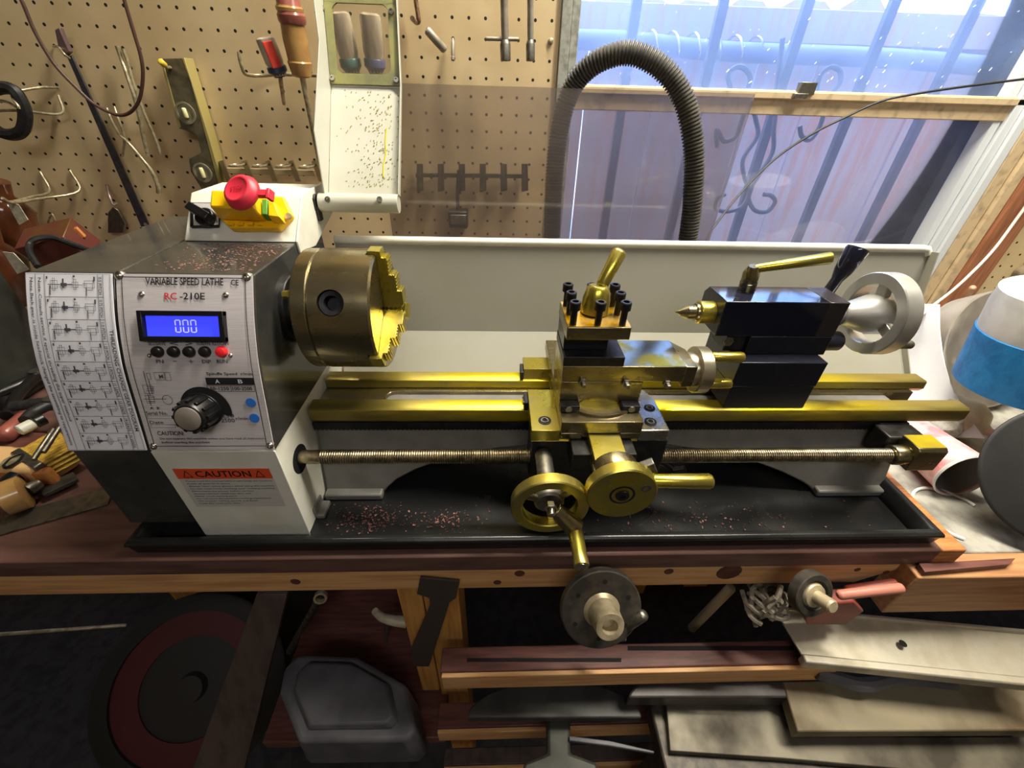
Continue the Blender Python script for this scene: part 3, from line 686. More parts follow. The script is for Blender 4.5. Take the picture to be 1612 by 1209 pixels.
# inset border line
rectline(bk, pf, HX0 + 0.0062, -0.2872, HX1 - 0.0060, -0.1425, 0.0006, 24)
part('black_lettering', bk, ink, cp); part('red_lettering', rd, redink, cp); part('grey_lettering', gy, greyink, cp); part('white_lettering', wt, paper, cp)
def panel_box(px0, py0, px1, py1, h0, h1, inset=0.0):
    x, z, w, hh = prect(px0, py0, px1, py1, h0); zc = z + hh / 2; c = pan(x + w / 2, zc, (h0 + h1) / 2); nn = pn_(zc); t = Vector((1, 0, 0)); u = nn.cross(t)
    p0, p1 = pan(x, z), pan(x, z + hh); ln = (p1 - p0).length
    return MB().obox(c, t * (w / 2 - inset), u * (ln / 2 - inset), nn * ((h1 - h0) / 2)), c, t, u, nn, w, ln
mb, c, t, u, nn, w, ln = panel_box(230, 490, 359, 536.5, 0.0, 0.0075)
fr = MB(); hw, hl = w / 2, ln / 2
for s_ in (-1, 1):
    fr.obox(c + t * s_ * (hw - 0.0022), t * 0.0022, u * hl, nn * 0.0037); fr.obox(c + u * s_ * (hl - 0.0022), t * hw, u * 0.0022, nn * 0.0036)
part('display_bezel', fr, bplastic, cp, 0.0006)
part('display', MB().obox(c - nn * 0.0015, t * (hw - 0.0043), u * (hl - 0.0043), nn * 0.001), lcd, cp, label='lit blue display')
dg_ = MB(); upd = u if u.z > 0 else -u
def seg(cx, cy, w_, h_): dg_.obox(c + t * cx + upd * cy - nn * 0.0003, t * w_ / 2, upd * h_ / 2, nn * 0.0001)
for k in (-1, 0, 1):
    cx = 0.0015 + k * 0.0067; cw, chh, st = 0.0042, 0.0105, 0.0009
    seg(cx, chh / 2, cw - st, st); seg(cx, -chh / 2, cw - st, st)
    for sx in (-1, 1):
        seg(cx + sx * cw / 2, chh / 4 + 0.0002, st, chh / 2 - st); seg(cx + sx * cw / 2, -chh / 4 - 0.0002, st, chh / 2 - st)
part('display_digits', dg_, lcdg, cp)
for (px, m_, lb) in ((248.8, bplastic, None), (274, bplastic, None), (298.3, bplastic, None), (323, bplastic, None), (349.4, redbtn, 'red round run button')):
    p = onpanel(px, 556.5, 0.004); nn = pn_(p.z); p0 = pan(p.x, p.z)
    part('button', MB().rev(p0, nn, [(0, 0.0050), (0.005, 0.0050), (0.0068, 0.0040), (0.0074, 0.002)], 20), m_, cp, label=lb)
for (px, py, r) in ((225.5, 465, 0.003), (357.4, 466, 0.003), (238, 560, 0.0022), (365, 560, 0.0022), (190, 435, 0.0042), (390, 437.5, 0.0042), (243.5, 702, 0.0038), (426, 701, 0.0038)):
    p = onpanel(px, py, 0.001); nn = pn_(p.z); p0 = pan(p.x, p.z)
    part('panel_screw', MB().rev(p0, nn, [(0, r * 1.1), (0.0025, r), (0.0036, r * 0.75), (0.0042, r * 0.35), (0.0030, r * 0.3)], 16), steel, cp)
p = onpanel(322, 645, 0.002); nn = pn_(p.z); p0 = pan(p.x, p.z, 0.0015); tt = Vector((1, 0, 0)); uu = nn.cross(tt); uu = uu if uu.z > 0 else -uu
sc = MB(); N = 24
for k in range(N):
    q = []
    for a, r in ((k, 0), (k + 1, 0), (k + 1, 1), (k, 1)):
        ang = math.radians(-15 + 195 * a / N); f = a / N
        rr = 0.0175 if r == 0 else 0.0185 + 0.0075 * (1 - f) ** 0.7
        q.append(p0 + nn * 0.0022 + (tt * math.cos(ang) + uu * math.sin(ang)) * rr)
    sc.add(q, [(0, 1, 2, 3)])
part('speed_scale', sc, ink, cp)
kb = MB().rev(p0, nn, [(0, 0.0175), (0.004, 0.0172), (0.0045, 0.0155), (0.021, 0.0135), (0.0225, 0.0125)], 32)
for k in range(12):
    a = 2 * math.pi * k / 12; r_ = (tt * math.cos(a) + uu * math.sin(a))
    kb.obox(p0 + nn * 0.012 + r_ * 0.0150, r_ * 0.0012, nn.cross(r_) * 0.0016, nn * 0.0075)
part('speed_knob', kb, bplastic, cp, 0.0004, label='black fluted speed knob')
part('knob_cap', MB().rev(p0 + nn * 0.0222, nn, [(0, 0.0112), (0.0006, 0.0112), (0.0010, 0.0105)], 28), capm, cp)
for (px, py) in ((395, 635.6), (400.6, 660)):
    p = onpanel(px, py, OF); c1 = Vector(p); nn = pn_(p.z)
    part('blue_symbol', MB().rev(pan(p.x, p.z, OF - 0.0005), nn, [(0, 0.0046), (0.0005, 0.0046)], 20), blueink, cp)

# --- gear cover with the change-gear chart
GX0, GX1 = -0.4080, -0.3345
gprof = [(py_(-0.1392), -0.1392)] + front + [(0.3015, -0.2922), (0.3015, -0.405), (0.56, -0.405), (0.56, -0.1392)]
gc = part('gear_cover', MB().prism(gprof, 'X', GX0, GX1), darkgrey, lathe, 0.0015, label='dark grey end gear cover')
part('gear_chart', curved_plate(GX0 + 0.0008, GX1 - 0.0008, -0.2915, -0.1402, 0.0014), paper, gc, label='white threading change gear chart')
gt = MB(); gt2 = MB(); g = lambda u, z: pan(u, z, 0.0034)
text(gt2, 'Note Back gear is inside headstock changed the assembling to requirement', g, -0.4040, -0.286, 0.0034, 0.142, True)
text(gt2, 'Note Consult service if special threading the super method', g, -0.3972, -0.262, 0.0034, 0.118, True)
text(gt2, 'THREADING CHANGE GEAR DIAGRAM', g, -0.3398, -0.272, 0.0032, 0.09, True)
rectline(gt, g, -0.4068, -0.2905, -0.3362, -0.1410, 0.0003, 24)
for xx in (-0.3987, -0.3912, -0.3468, -0.3424): flat(gt, g, xx, -0.2905, xx + 0.0004, -0.1410, 1, 24)
names = ['0.5 PITCH', '0.75 PITCH', '1.0 PITCH', '1.25 PITCH', '1.5 PITCH', '11 LEADS', '13 LEADS', '14 LEADS', '16 LEADS']
zt = -0.1412; dz = (0.2905 - 0.1412) / 9
for k in range(9):
    z1 = zt - dz * k; z0 = z1 - dz; zm = z1 - dz * 0.45
    if k: flat(gt, g, -0.3912, z1 - 0.0002, -0.3424, z1 + 0.0002)
    text(gt2, names[k], g, -0.3461, z0 + dz * 0.12, 0.0028, dz * 0.76, True)
    rr = random.Random(k)
    def R_(a, b, c, d): flat(gt, g, -0.3905 + a * 0.043, z0 + b * dz, -0.3905 + c * 0.043, z0 + d * dz)
    def O_(a, b, c, d): rectline(gt, g, -0.3905 + a * 0.043, z0 + b * dz, -0.3905 + c * 0.043, z0 + d * dz, 0.00028)
    O_(0.10, 0.36, 0.24, 0.72); O_(0.14, 0.28, 0.19, 0.82); R_(0.05, 0.53, 0.30, 0.56); R_(0.08, 0.08, 0.10, 0.5); R_(0.02, 0.78, 0.05, 0.9)
    R_(0.30, 0.47, 0.42, 0.61); R_(0.33, 0.40, 0.36, 0.80); R_(0.42, 0.52, 0.52, 0.57)
    O_(0.52, 0.42, 0.64, 0.66); O_(0.55, 0.32, 0.60, 0.78); R_(0.50, 0.52, 0.78, 0.54); R_(0.54, 0.86, 0.58, 0.95)
    O_(0.76, 0.40, 0.96, 0.72); O_(0.80, 0.30, 0.92, 0.60); R_(0.79, 0.05, 0.805, 0.40); R_(0.94, 0.70, 0.97, 0.9); R_(0.73, 0.58, 0.80, 0.60)
part('chart_lines', gt, greyink, gc); part('chart_lettering', gt2, M('chart_ink', S(58, 56, 66), 0.6), gc)

# --- pedestal box under the headstock
bb = MB().prism([(0.3005, -0.2925), (0.3005, -0.4275), (0.3025, -0.4275), (0.3025, -0.4275), (0.50, -0.4275), (0.50, -0.2925)], 'X', HX0, -0.2172)
bb.box(HX0, -0.2150, 0.2990, 0.3005, -0.4275, -0.2925)
bx = part('pedestal', bb, white, lathe, 0.0006, label='white sheet-metal pedestal box')
q0 = at(271.5, 737.7, Y=0.2987); q1 = at(430, 752.5, Y=0.2987); zb = at(372, 797, Y=0.2987).z
x0, x1 = q0.x, q1.x; zt_, zm_ = q0.z, q1.z
part('caution_label', MB().box(x0, x1, 0.2984, 0.2990, zb, zt_), M('grey_white_label', S(196, 194, 190), 0.5), bx)
part('caution_band', MB().box(x0, x1, 0.2980, 0.29845, zm_, zt_), orangelab, bx, label='orange band of the caution label')
bf = lambda u, z: Vector((u, 0.2977, z))
tl = MB(); hh = zt_ - zm_; ww = x1 - x0
text(tl, 'CAUTION', bf, x0 + ww * 0.21, zm_ + hh * 0.2, ww * 0.58, hh * 0.62)
for cx in (x0 + ww * 0.12, x0 + ww * 0.88):
    w2 = ww * 0.045; b0, b1 = zm_ + hh * 0.2, zm_ + hh * 0.82
    for a, b in (((cx - w2, b0), (cx + w2, b0)), ((cx + w2, b0), (cx, b1)), ((cx, b1), (cx - w2, b0))):
        a, b = Vector((a[0], 0.2977, a[1])), Vector((b[0], 0.2977, b[1])); d = (b - a).normalized(); nn = d.cross(Vector((0, 1, 0))) * 0.0004
        tl.add([a + nn, b + nn, b - nn, a - nn], [(0, 1, 2, 3)])
lines = ['Please read the manual before operating the machine', 'Keep all guards in place', 'Always wear safety glasses when using this machine', 'Do not wear loose clothing near rotating machine', 'Disconnect the power before service', 'Always remove chuck key after use', 'Never touch moving parts', 'Do not leave the machine running unattended', 'Use proper cutting speeds and feeds', 'Keep the work area clean']
hl = (zm_ - zb) / (len(lines) + 1.4)
tf = MB(); bf2 = lambda u, z: Vector((u, 0.2981, z))
for k, s_ in enumerate(lines):
    text(tf, s_, bf2, x0 + ww * 0.06, zm_ - hl * (k + 1.25), ww * min(0.92, 0.019 * len(s_)), hl * 0.62)
part('caution_lettering', tl, ink, bx); part('caution_small_print', tf, M('print_ink', S(92, 88, 92), 0.6), bx)
mb = MB().rev((-0.2174, LY, LZ - 0.003), (1, 0, 0), [(0, 0.0165), (0.0007, 0.0165)], 24)
part('leadscrew_hole', mb, M('dark_hole', (0.004, 0.004, 0.004, 1), 0.8), bx)
part('pedestal_foot', MB().box(-0.216, -0.206, 0.322, 0.345, -0.4275, -0.4215).box(-0.2165, -0.2145, 0.322, 0.345, -0.4215, -0.41), greyen, bx, 0.001)
# --- switch box on top with rotary switch and stop button
SB0, SB1 = (0.457, -0.1390), (0.4975, -0.0992)
sb = part('switch_box', MB().prism([SB0, SB1, (0.56, -0.0992), (0.56, -0.1385)], 'X', HX0 + 0.001, HX1), white, lathe, 0.0015, label='white sloping switch box')
sd = Vector((0, SB1[0] - SB0[0], SB1[1] - SB0[1])).normalized(); sn = Vector((0, -sd.z, sd.y)); sp0 = Vector((0, SB0[0], SB0[1])); sx = Vector((1, 0, 0))
part('side_bracket', MB().slab([(HX1, 0.4565, -0.150), (HX1, 0.4565, -0.1375), (HX1, 0.4972, -0.0985), (HX1, 0.56, -0.0975), (HX1, 0.575, -0.135), (HX1, 0.50, -0.155)], (1, 0, 0), 0.0025), white, sb, 0.0008)
def sface(px, py, h=0.0): return onplane(px, py, sp0 + sn * h, sn)
def sprism(pts, h0, h1, top=1.0, shift=Vector((0, 0, 0))):     # pixel outline at its base, extruded along the face normal
    b = [sface(x, y, h0) for x, y in pts]; c = sum(b, Vector()) / len(b); n_ = len(b)
    t_ = [c + (p - c) * top + sn * (h1 - h0) + shift for p in b]
    return MB().add(b + t_, [tuple(range(n_)), tuple(range(2 * n_ - 1, n_ - 1, -1))] + [(i, (i + 1) % n_, n_ + (i + 1) % n_, n_ + i) for i in range(n_)])
part('switch_plate', sprism([(302, 321), (348, 321), (346, 359), (302, 360)], 0.0003, 0.004, 0.97), bplastic, sb, 0.0006)
part('switch_legend', sprism([(305, 320), (346, 320), (344, 354), (305, 355)], 0.0042, 0.0046), M('legend_silver', S(206, 204, 206), 0.35, 0.3), sb)
c = sface(326, 344, 0.0046); kd = (sface(337, 350, 0.0046) - sface(304, 331, 0.0046)).normalized(); ks = sn.cross(kd)
part('rotary_switch_knob', MB().rev(c, sn, [(0, 0.010), (0.006, 0.0095)], 20).obox(c + sn * 0.0105, kd * 0.0130, ks * 0.0042, sn * 0.0055), bplastic, sb, 0.0012)
part('stop_switch_base', sprism([(344.8, 343), (351, 312), (452, 316), (464.6, 343.4), (445, 365.7), (369, 365.7)], 0.0004, 0.0085, 0.98), yelp, sb, 0.0012, label='yellow stop switch housing')
part('stop_switch_lid', sprism([(349, 347), (351, 318), (420, 322), (420, 349)], 0.0086, 0.031, 0.9), yelp, sb, 0.0018, label='yellow raised lid')
rib = sprism([(431, 352), (431, 326), (441, 327), (451, 354)], 0.0086, 0.021, 0.85)
for k in range(4):
    q = sprism([(360 + 15 * k, 356), (360 + 15 * k, 351), (370 + 15 * k, 351), (370 + 15 * k, 356)], 0.0086, 0.0115, 0.9); rib.add(q.v, q.f)
part('housing_ribs', rib, yelp, sb, 0.0008)
part('start_button', sprism([(421, 348), (421, 323), (430, 323), (430, 348)], 0.0086, 0.020, 0.95), greenp, sb, 0.0008)
c = sface(389, 309, 0.031); d1 = (sn + Vector((-0.25, 0, 0))).normalized()
mb = MB().rev(c, d1, [(-0.004, 0.007), (0.001, 0.008), (0.002, 0.0175), (0.006, 0.0185), (0.012, 0.0155), (0.0135, 0.0125), (0.0125, 0.0105), (0.0118, 0.004)], 32)
mb.obox(c + d1 * 0.006 + sx * 0.021 - sd * 0.001, sx * 0.0075, sd * 0.0035, d1 * 0.003).obox(c + d1 * 0.006 + sx * 0.0275 - sd * 0.002, sx * 0.0016, sd * 0.0055, d1 * 0.004)
part('stop_button', mb, redes, sb, 0.0008, label='red mushroom stop button')
st = MB(); 
t1_ = (sx - d1 * sx.dot(d1)).normalized(); t2_ = d1.cross(t1_); t2_ = t2_ if t2_.z > 0 else -t2_
sfx2 = lambda u_, v_: c + d1 * 0.0127 + t1_ * u_ + t2_ * v_
text(st, 'STOP', sfx2, -0.0075, -0.0025, 0.015, 0.005)
part('stop_lettering', st, M('dark_red_ink', S(160, 24, 44), 0.5), sb)
c = sface(454, 341, 0.0085)
part('housing_screw', MB().rev(c, sn, [(0, 0.0038), (0.0012, 0.0036), (0.0014, 0.002)], 16), steelz, sb)

# --- chuck
def rad(deg): return Vector((0, math.cos(math.radians(deg)), math.sin(math.radians(deg))))
A0 = Vector((0, AY, AZ))
body = MB().rev((0, AY, AZ), (1, 0, 0), [(-0.1765, 0.016), (-0.1765, 0.0612), (-0.1755, 0.0622), (-0.1203, 0.0622), (-0.1183, 0.0602), (-0.1183, 0.016)], 72, closed=True)
cut = MB()
for dgk in (150, 270, 30):
    d = rad(dgk); cut.cyl(Vector((-0.1540, AY, AZ)) + d * 0.050, Vector((-0.1540, AY, AZ)) + d * 0.07, 0.0125, n=28)
for dgk in (90, 210, 330):
    d = rad(dgk); t_ = Vector((1, 0, 0)).cross(d); cut.obox(Vector((-0.119, AY, AZ)) + d * 0.043, d * 0.032, t_ * 0.0088, Vector((0.009, 0, 0)))
ck = part('chuck', boolcut(body, cut), oilyd, lathe, smooth=30, label='oily three-jaw chuck')
part('back_plate', MB().rev((0, AY, AZ), (1, 0, 0), [(-0.1925, 0.02), (-0.1925, 0.0600), (-0.191, 0.0618), (-0.1783, 0.0618), (-0.1770, 0.0605), (-0.1770, 0.02)], 72, closed=True), oilyd, ck)
for k in range(3):
    d = rad(140 + 120 * k - 0); p = Vector((-0.1925, AY, AZ)) + d * 0.050
    part('mounting_bolt', MB().rev(p, (-1, 0, 0), [(0, 0.0055), (0.004, 0.0055), (0.0042, 0.004), (0.010, 0.004)], 6), oily, ck)
for dgk in (150, 270, 30):
    d = rad(dgk); p = Vector((-0.1540, AY, AZ)) + d * 0.0505
    mb = MB().rev(p, d, [(0.0, 0.0121), (0.0085, 0.0121), (0.0095, 0.0112), (0.0090, 0.0072), (0.0015, 0.0062)], 28)
    part('key_socket', mb, blackox, ck, smooth=30)
for dgk in (90, 210, 330):
    d = rad(dgk); t_ = Vector((1, 0, 0)).cross(d)
    pr = [(0.0065, -0.126), (0.0065, -0.1005), (0.0095, -0.0975)]
    for r_, xa, xb in ((0.0235, -0.0975, -0.1025), (0.0405, -0.1030, -0.1085), (0.0580, -0.1088, -0.1135)):
        k = 4
        for i in range(k + 1):
            x = xa + (xb - xa) * i / k; pr.append((r_ + (0.0010 if i % 2 else 0.0), x))
    pr += [(0.0650, -0.1142), (0.0650, -0.1265)]
    jb = MB(); n_ = len(pr)
    jb.add([Vector((x, AY, AZ)) + d * r_ + t_ * s_ * 0.0080 for s_ in (-1, 1) for r_, x in pr], [tuple(range(n_)), tuple(range(2 * n_ - 1, n_ - 1, -1))] + [(i, (i + 1) % n_, n_ + (i + 1) % n_, n_ + i) for i in range(n_)])
    for (ra, rb, x) in ((0.0255, 0.0395, -0.1027), (0.0425, 0.057, -0.1085)):
        for i in range(4):
            r_ = ra + (rb - ra) * (i + 0.5) / 4; jb.obox(Vector((x, AY, AZ)) + d * r_, d * 0.0010, t_ * 0.0079, Vector((0.0009, 0, 0)))
    for i in range(5):
        jb.obox(Vector((-0.1185 + 0.0045 * i, AY, AZ)) + d * 0.0066, d * 0.0009, t_ * 0.0079, Vector((0.0013, 0, 0)))
    part('jaw', jb, oily, ck, 0.0003)
# --- chuck guard, swung up
GL, GR = -0.2005, -0.1166
gd = MB()
gd.rev((GL - 0.008, 0.532, -0.114), (1, 0, 0), [(0, 0.0105), (GR - GL + 0.008, 0.0105)], 24)
P0, P1, P2, P3 = (0.540, -0.108), (0.6235, -0.0015), (0.6545, 0.082), (0.674, 0.135)
def gp(s_):                       # arc position 0..3 along the bent sheet
    i = min(int(s_), 2); f = s_ - i; a, b = (P0, P1, P2, P3)[i], (P0, P1, P2, P3)[i + 1]
    return a[0] + (b[0] - a[0]) * f, a[1] + (b[1] - a[1]) * f
def gn(s_):
    i = min(int(s_ - 1e-6), 2); a, b = (P0, P1, P2, P3)[i], (P0, P1, P2, P3)[i + 1]; t = Vector((0, b[0] - a[0], b[1] - a[1])).normalized(); return Vector((0, -t.z, t.y))
def gpan(u, s_, off=0.0): y, z = gp(s_); return Vector((u, y, z)) + gn(max(s_, 0.01)) * off
def gstrip(x0, x1, s0, s1, o0, o1):
    n = gn((s0 + s1) / 2); a = [gpan(x0, s0), gpan(x1, s0), gpan(x1, s1), gpan(x0, s1)]
    return [p + n * o0 for p in a], n, o1 - o0
def gadd(mb, *a): p, n, t = gstrip(*a); mb.slab(p, n, t)
gadd(gd, GL, GR, 0.0, 0.995, -0.0016, 0)
WX0, WX1, WS0, WS1 = GL + 0.0075, GR - 0.0085, 1.13, 1.95
for (a, b, c_, d_) in ((GL, GR, 0.995, WS0), (GL, WX0, WS0, WS1), (WX1, GR, WS0, WS1), (GL, GR, WS1, 2.0), (GL, GR, 2.0, 3.0)): gadd(gd, a, b, c_, d_, -0.0016, 0)
gd.slab([(GL, 0.530, -0.104), (GL, 0.541, -0.041), (GL, 0.614, 0.041), (GL, 0.634, 0.135), (GL, P3[0], P3[1]), (GL, P2[0], P2[1]), (GL, P1[0], P1[1]), (GL, P0[0], P0[1])], (-1, 0, 0), 0.0015)
gd.slab([(GR, 0.532, -0.104), (GR, 0.536, -0.098), (GR, P1[0] - 0.006, P1[1] + 0.004), (GR, P2[0] - 0.006, P2[1] + 0.001), (GR, P3[0] - 0.006, P3[1]), (GR, P3[0], P3[1]), (GR, P2[0], P2[1]), (GR, P1[0], P1[1]), (GR, P0[0], P0[1])], (1, 0, 0), 0.0012)
gdo = part('chuck_guard', gd, guardw, lathe, 0.0004, label='white chuck guard swung up, speckled with oil')
sl_ = MB()
for (a, b, c_, d_) in ((GL + 0.001, GR - 0.001, 1.02, WS0 + 0.015), (GL + 0.001, WX0 + 0.002, WS0, WS1), (WX1 - 0.002, GR - 0.001, WS0, WS1), (GL + 0.001, GR - 0.001, WS1 - 0.015, 1.998)): gadd(sl_, a, b, c_, d_, 0.0004, 0.0026)
for (cx, cs, sx_, ss) in ((WX0, WS0, 1, 1), (WX1, WS0, -1, 1), (WX0, WS1, 1, -1), (WX1, WS1, -1, -1)):
    q = [gpan(cx, cs)] + [gpan(cx + sx_ * 0.014 * (1 - math.sin(a)), cs + ss * 0.155 * (1 - math.cos(a))) for a in [math.pi / 2 * k / 6 for k in range(7)]]
    sl_.slab([p + gn(1.5) * 0.0005 for p in q], gn(1.5), 0.002)
part('window_seal', sl_, seal, gdo, label='oily yellow-green seal round the guard window')
wp = MB(); gadd(wp, WX0 - 0.003, WX1 + 0.003, WS0 - 0.03, WS1 + 0.03, -0.0030, -0.0017)
part('guard_window', wp, clearwin, gdo, label='scuffed clear guard window')
def gscrew(px, py, s_, r):
    y, z = gp(s_); p = onplane(px, py, (0, y, z), gn(s_)) + gn(s_) * 0.002
    part('guard_screw', MB().rev(p, gn(s_), [(0, r), (0.0012, r), (0.003, r * 0.9), (0.003, r * 0.5), (0.0018, r * 0.45)], 16), steel, gdo)
for (px, py) in ((509, 16), (617, 21), (525, 125), (625, 128)): gscrew(px, py, 1.5, 0.0032)
for (px, py) in ((516.5, 314), (598, 314)):
    p = at(px, py, Y=0.5235); part('guard_screw', MB().rev((p.x, 0.5228, p.z), (0, -0.85, 0.5), [(0, 0.0034), (0.0012, 0.0034), (0.002, 0.003), (0.002, 0.0014), (0.0012, 0.0012)], 16), steel, gdo)
mb = MB().obox((GL - 0.0125, 0.527, -0.114), (0.003, 0, 0), (0, 0.007, 0), (0, 0, 0.007)).cyl((GL - 0.0205, 0.527, -0.110), (GL - 0.0095, 0.527, -0.110), 0.0062).obox((GL - 0.0105, 0.526, -0.125), (0.0025, 0, 0), (0, 0.005, 0), (0, 0, 0.008))
part('hinge', mb, blackp, gdo, 0.0008)
spk = MB(); rnd = random.Random(5)
def gfleck(u, s_, a, b):
    n = gn(s_); c_ = gpan(u, s_, 0.0003); t = Vector((1, 0, 0)); v = n.cross(t); k = rnd.uniform(0.4, 1.5); d = (t * math.cos(k) + v * math.sin(k)); e = n.cross(d)
    spk.obox(c_, d * a, e * b, n * 0.0001)
for i in range(230): gfleck(min(max(rnd.gauss(-0.146, 0.016), GL + 0.006), GR - 0.003), rnd.uniform(0.08, 0.97), rnd.uniform(0.0005, 0.0012), rnd.uniform(0.0003, 0.0005))
part('oil_specks', spk, M('dried_oil', S(150, 138, 60), 0.35, 0, S(112, 104, 66), 60), gdo, kind='stuff')
run = MB(); run.tube([gpan(-0.1335, 0.62, 0.0002), gpan(-0.1345, 0.5, 0.0002), gpan(-0.1338, 0.4, 0.0002), gpan(-0.136, 0.3, 0.0002), gpan(-0.1365, 0.18, 0.0002)], 0.0008, 6)
part('oil_run', run, M('fresh_oil', S(196, 184, 40), 0.15), gdo)

# --- splash guard behind the bed
SX0, SX1 = -0.212, 0.597
prof = [(0.5600, -0.1685), (0.5310, -0.2830), (0.4900, -0.3270), (0.4860, -0.362), (0.490, -0.426)]
g = [[Vector((SX0 + (SX1 - SX0) * j / 4, y, z)) for j in range(5)] for (y, z) in prof]
mb = MB().sheet(g, 0.0018)
mb.slab([(SX1, y, z) for y, z in prof[:3]] + [(SX1, 0.474, -0.330), (SX1, 0.516, -0.283), (SX1, 0.545, -0.166)], (1, 0, 0), 0.0016)
sp = part('splash_guard', mb, splashm, lathe, smooth=20, label='pale grey bent splash guard')
part('rolled_edge', MB().tube([(SX0, 0.5605, -0.1655), (SX1 - 0.012, 0.5605, -0.1655), (SX1 - 0.003, 0.5605, -0.1665), (SX1 + 0.001, 0.559, -0.173)], 0.0055, 12, False), white, sp)
fl = MB(); rnd = random.Random(9)
for i in range(60):
    lo_ = rnd.random() < 0.55
    x = rnd.uniform(-0.150, -0.095) if lo_ else rnd.uniform(-0.17, -0.115)
    f = rnd.uniform(0.02, 1.0); a_, b_ = (prof[1], prof[2]) if lo_ else (prof[0], prof[1])
    y, z = a_[0] + (b_[0] - a_[0]) * f, a_[1] + (b_[1] - a_[1]) * f; d = Vector((0, b_[0] - a_[0], b_[1] - a_[1])).normalized(); n_ = Vector((1, 0, 0)).cross(d)
    if n_.y > 0: n_ = -n_
    fl.obox(Vector((x, y, z)) + n_ * 0.0003, Vector((1, 0, 0)) * rnd.uniform(0.0004, 0.0011), d * rnd.uniform(0.001, 0.006), n_ * 0.0002)
part('oil_drips', fl, M('oil_drip', S(176, 164, 70), 0.25), sp, kind='stuff')

# --- saddle and apron
mb = MB().box(0.0365, 0.0660, 0.3215, 0.3935, -0.3008, -0.2862)
mb.box(0.0345, 0.180, 0.4375, 0.466, -0.3008, -0.2862).box(0.0660, 0.1498, 0.323, 0.4665, -0.3008, -0.2935).box(0.0365, 0.1498, 0.3215, 0.3745, -0.3015, -0.3007)
sad = part('saddle', mb, oily, lathe, 0.0012, label='oily yellow carriage saddle')
part('saddle_wing', MB().prism([(0.1500, 0.3215), (0.1815, 0.3215), (0.1815, 0.374), (0.1745, 0.3935), (0.1500, 0.3935)], 'Z', -0.3012, -0.2862), steel, sad, 0.0012, label='bare steel right wing of the saddle')
for (px, py, rr) in ((857.5, 662, 0.0068), (1022.5, 642, 0.006), (1024, 664, 0.0065)):
    p = at(px, py, Z=-0.286); q = Vector((p.x, p.y, -0.2863))
    part('saddle_screw', MB().rev(q, (0, 0, 1), [(0, rr), (0.0008, rr), (0.0009, rr * 0.78), (0.0004, rr * 0.76)], 22), blackox, sad)
    part('screw_head', MB().rev(q, (0, 0, 1), [(0.0003, rr * 0.66), (0.0013, rr * 0.64), (0.0013, rr * 0.42), (0.0003, rr * 0.40)], 18), dsteel, sad)
part('way_wiper', MB().box(0.0315, 0.0365, 0.372, 0.394, -0.3005, -0.289), rubber, sad, 0.001)
part('way_wiper', MB().box(0.0300, 0.0345, 0.434, 0.455, -0.3005, -0.289), rubber, sad, 0.001)
for (y, z) in ((0.377, -0.293), (0.389, -0.293)):
    part('wiper_screw', MB().rev((0.0316, y, z), (-1, 0, 0), [(0, 0.0026), (0.0012, 0.0024), (0.0012, 0.001)], 12), dsteel, sad)
ap = part('apron', MB().box(0.0380, 0.1845, 0.3235, 0.3725, -0.372, -0.3016).prism([(0.1845, -0.372), (0.1845, -0.33), (0.176, -0.38), (0.05, -0.38), (0.0385, -0.372)], 'Y', 0.330, 0.37), blackp, lathe, 0.0015, label='black apron')
mb = MB().tube([(0.184, 0.345, -0.352), (0.200, 0.342, -0.356), (0.212, 0.336, -0.362)], 0.0045, 10).obox((0.2145, 0.334, -0.361), (0.008, 0, 0.002), (0, 0.003, 0), (-0.002, 0, 0.006))
part('half_nut_lever', mb, bplastic, ap, 0.001)
# handwheel
WC = at(866, 801, Y=0.25)
wz = Vector((WC.x, 0, WC.z))
RW = 0.0368
mb = MB().rev(wz + Vector((0, 0.262, 0)), (0, -1, 0), [(0, RW - 0.001), (0.001, RW), (0.011, RW), (0.012, RW - 0.001), (0.012, RW - 0.0095), (0.011, RW - 0.0105), (0.001, RW - 0.0105), (0, RW - 0.0095)], 56, closed=True)
hw = part('apron_handwheel', mb, oily, lathe, smooth=30, label='oily yellow apron handwheel')
part('hub', MB().rev(wz + Vector((0, 0.322, 0)), (0, -1, 0), [(0, 0.009), (0.055, 0.009), (0.058, 0.0145), (0.064, 0.0145), (0.066, 0.012)], 28), dsteel, hw, 0.0005)
sp_ = MB()
for a in (38, 158, 278):
    d = Vector((math.cos(math.radians(a)), 0, math.sin(math.radians(a)))); e = Vector((0, 1, 0)).cross(d)
    part('spoke', MB().obox(wz + Vector((0, 0.2585, 0)) + d * 0.019, d * 0.0105, e * 0.0035, Vector((0, 0.002, 0))), oilyd, hw, 0.001)

c0 = wz + Vector((0.0, 0.252, 0.004))
part('hub_nut', MB().rev(c0, (0, -1, 0), [(0, 0.0062), (0.006, 0.0062)], 6).cyl(c0 + Vector((0, -0.006, 0)), c0 + Vector((0, -0.012, -0.001)), 0.0036), steel, hw, 0.0006)
hp = Vector((at(904, 826, Y=0.248).x, 0.248, at(904, 826, Y=0.248).z))
part('crank_arm', MB().cyl(c0 + Vector((0.004, -0.002, -0.003)), hp + Vector((0, -0.003, 0)), 0.0072, 0.0105, 24), oilyd, hw, 0.001)
part('handle', MB().rev(hp + Vector((0, -0.002, 0)), (0, -1, 0), [(0, 0.0060), (0.004, 0.0072), (0.030, 0.0066), (0.040, 0.0072), (0.0415, 0.0068), (0.0415, 0.0048)], 24), oily, hw, smooth=50)
part('handle_screw', MB().rev(hp + Vector((0, -0.0425, 0)), (0, -1, 0), [(0, 0.0052), (0.0016, 0.005), (0.002, 0.004)], 18), steel, hw)

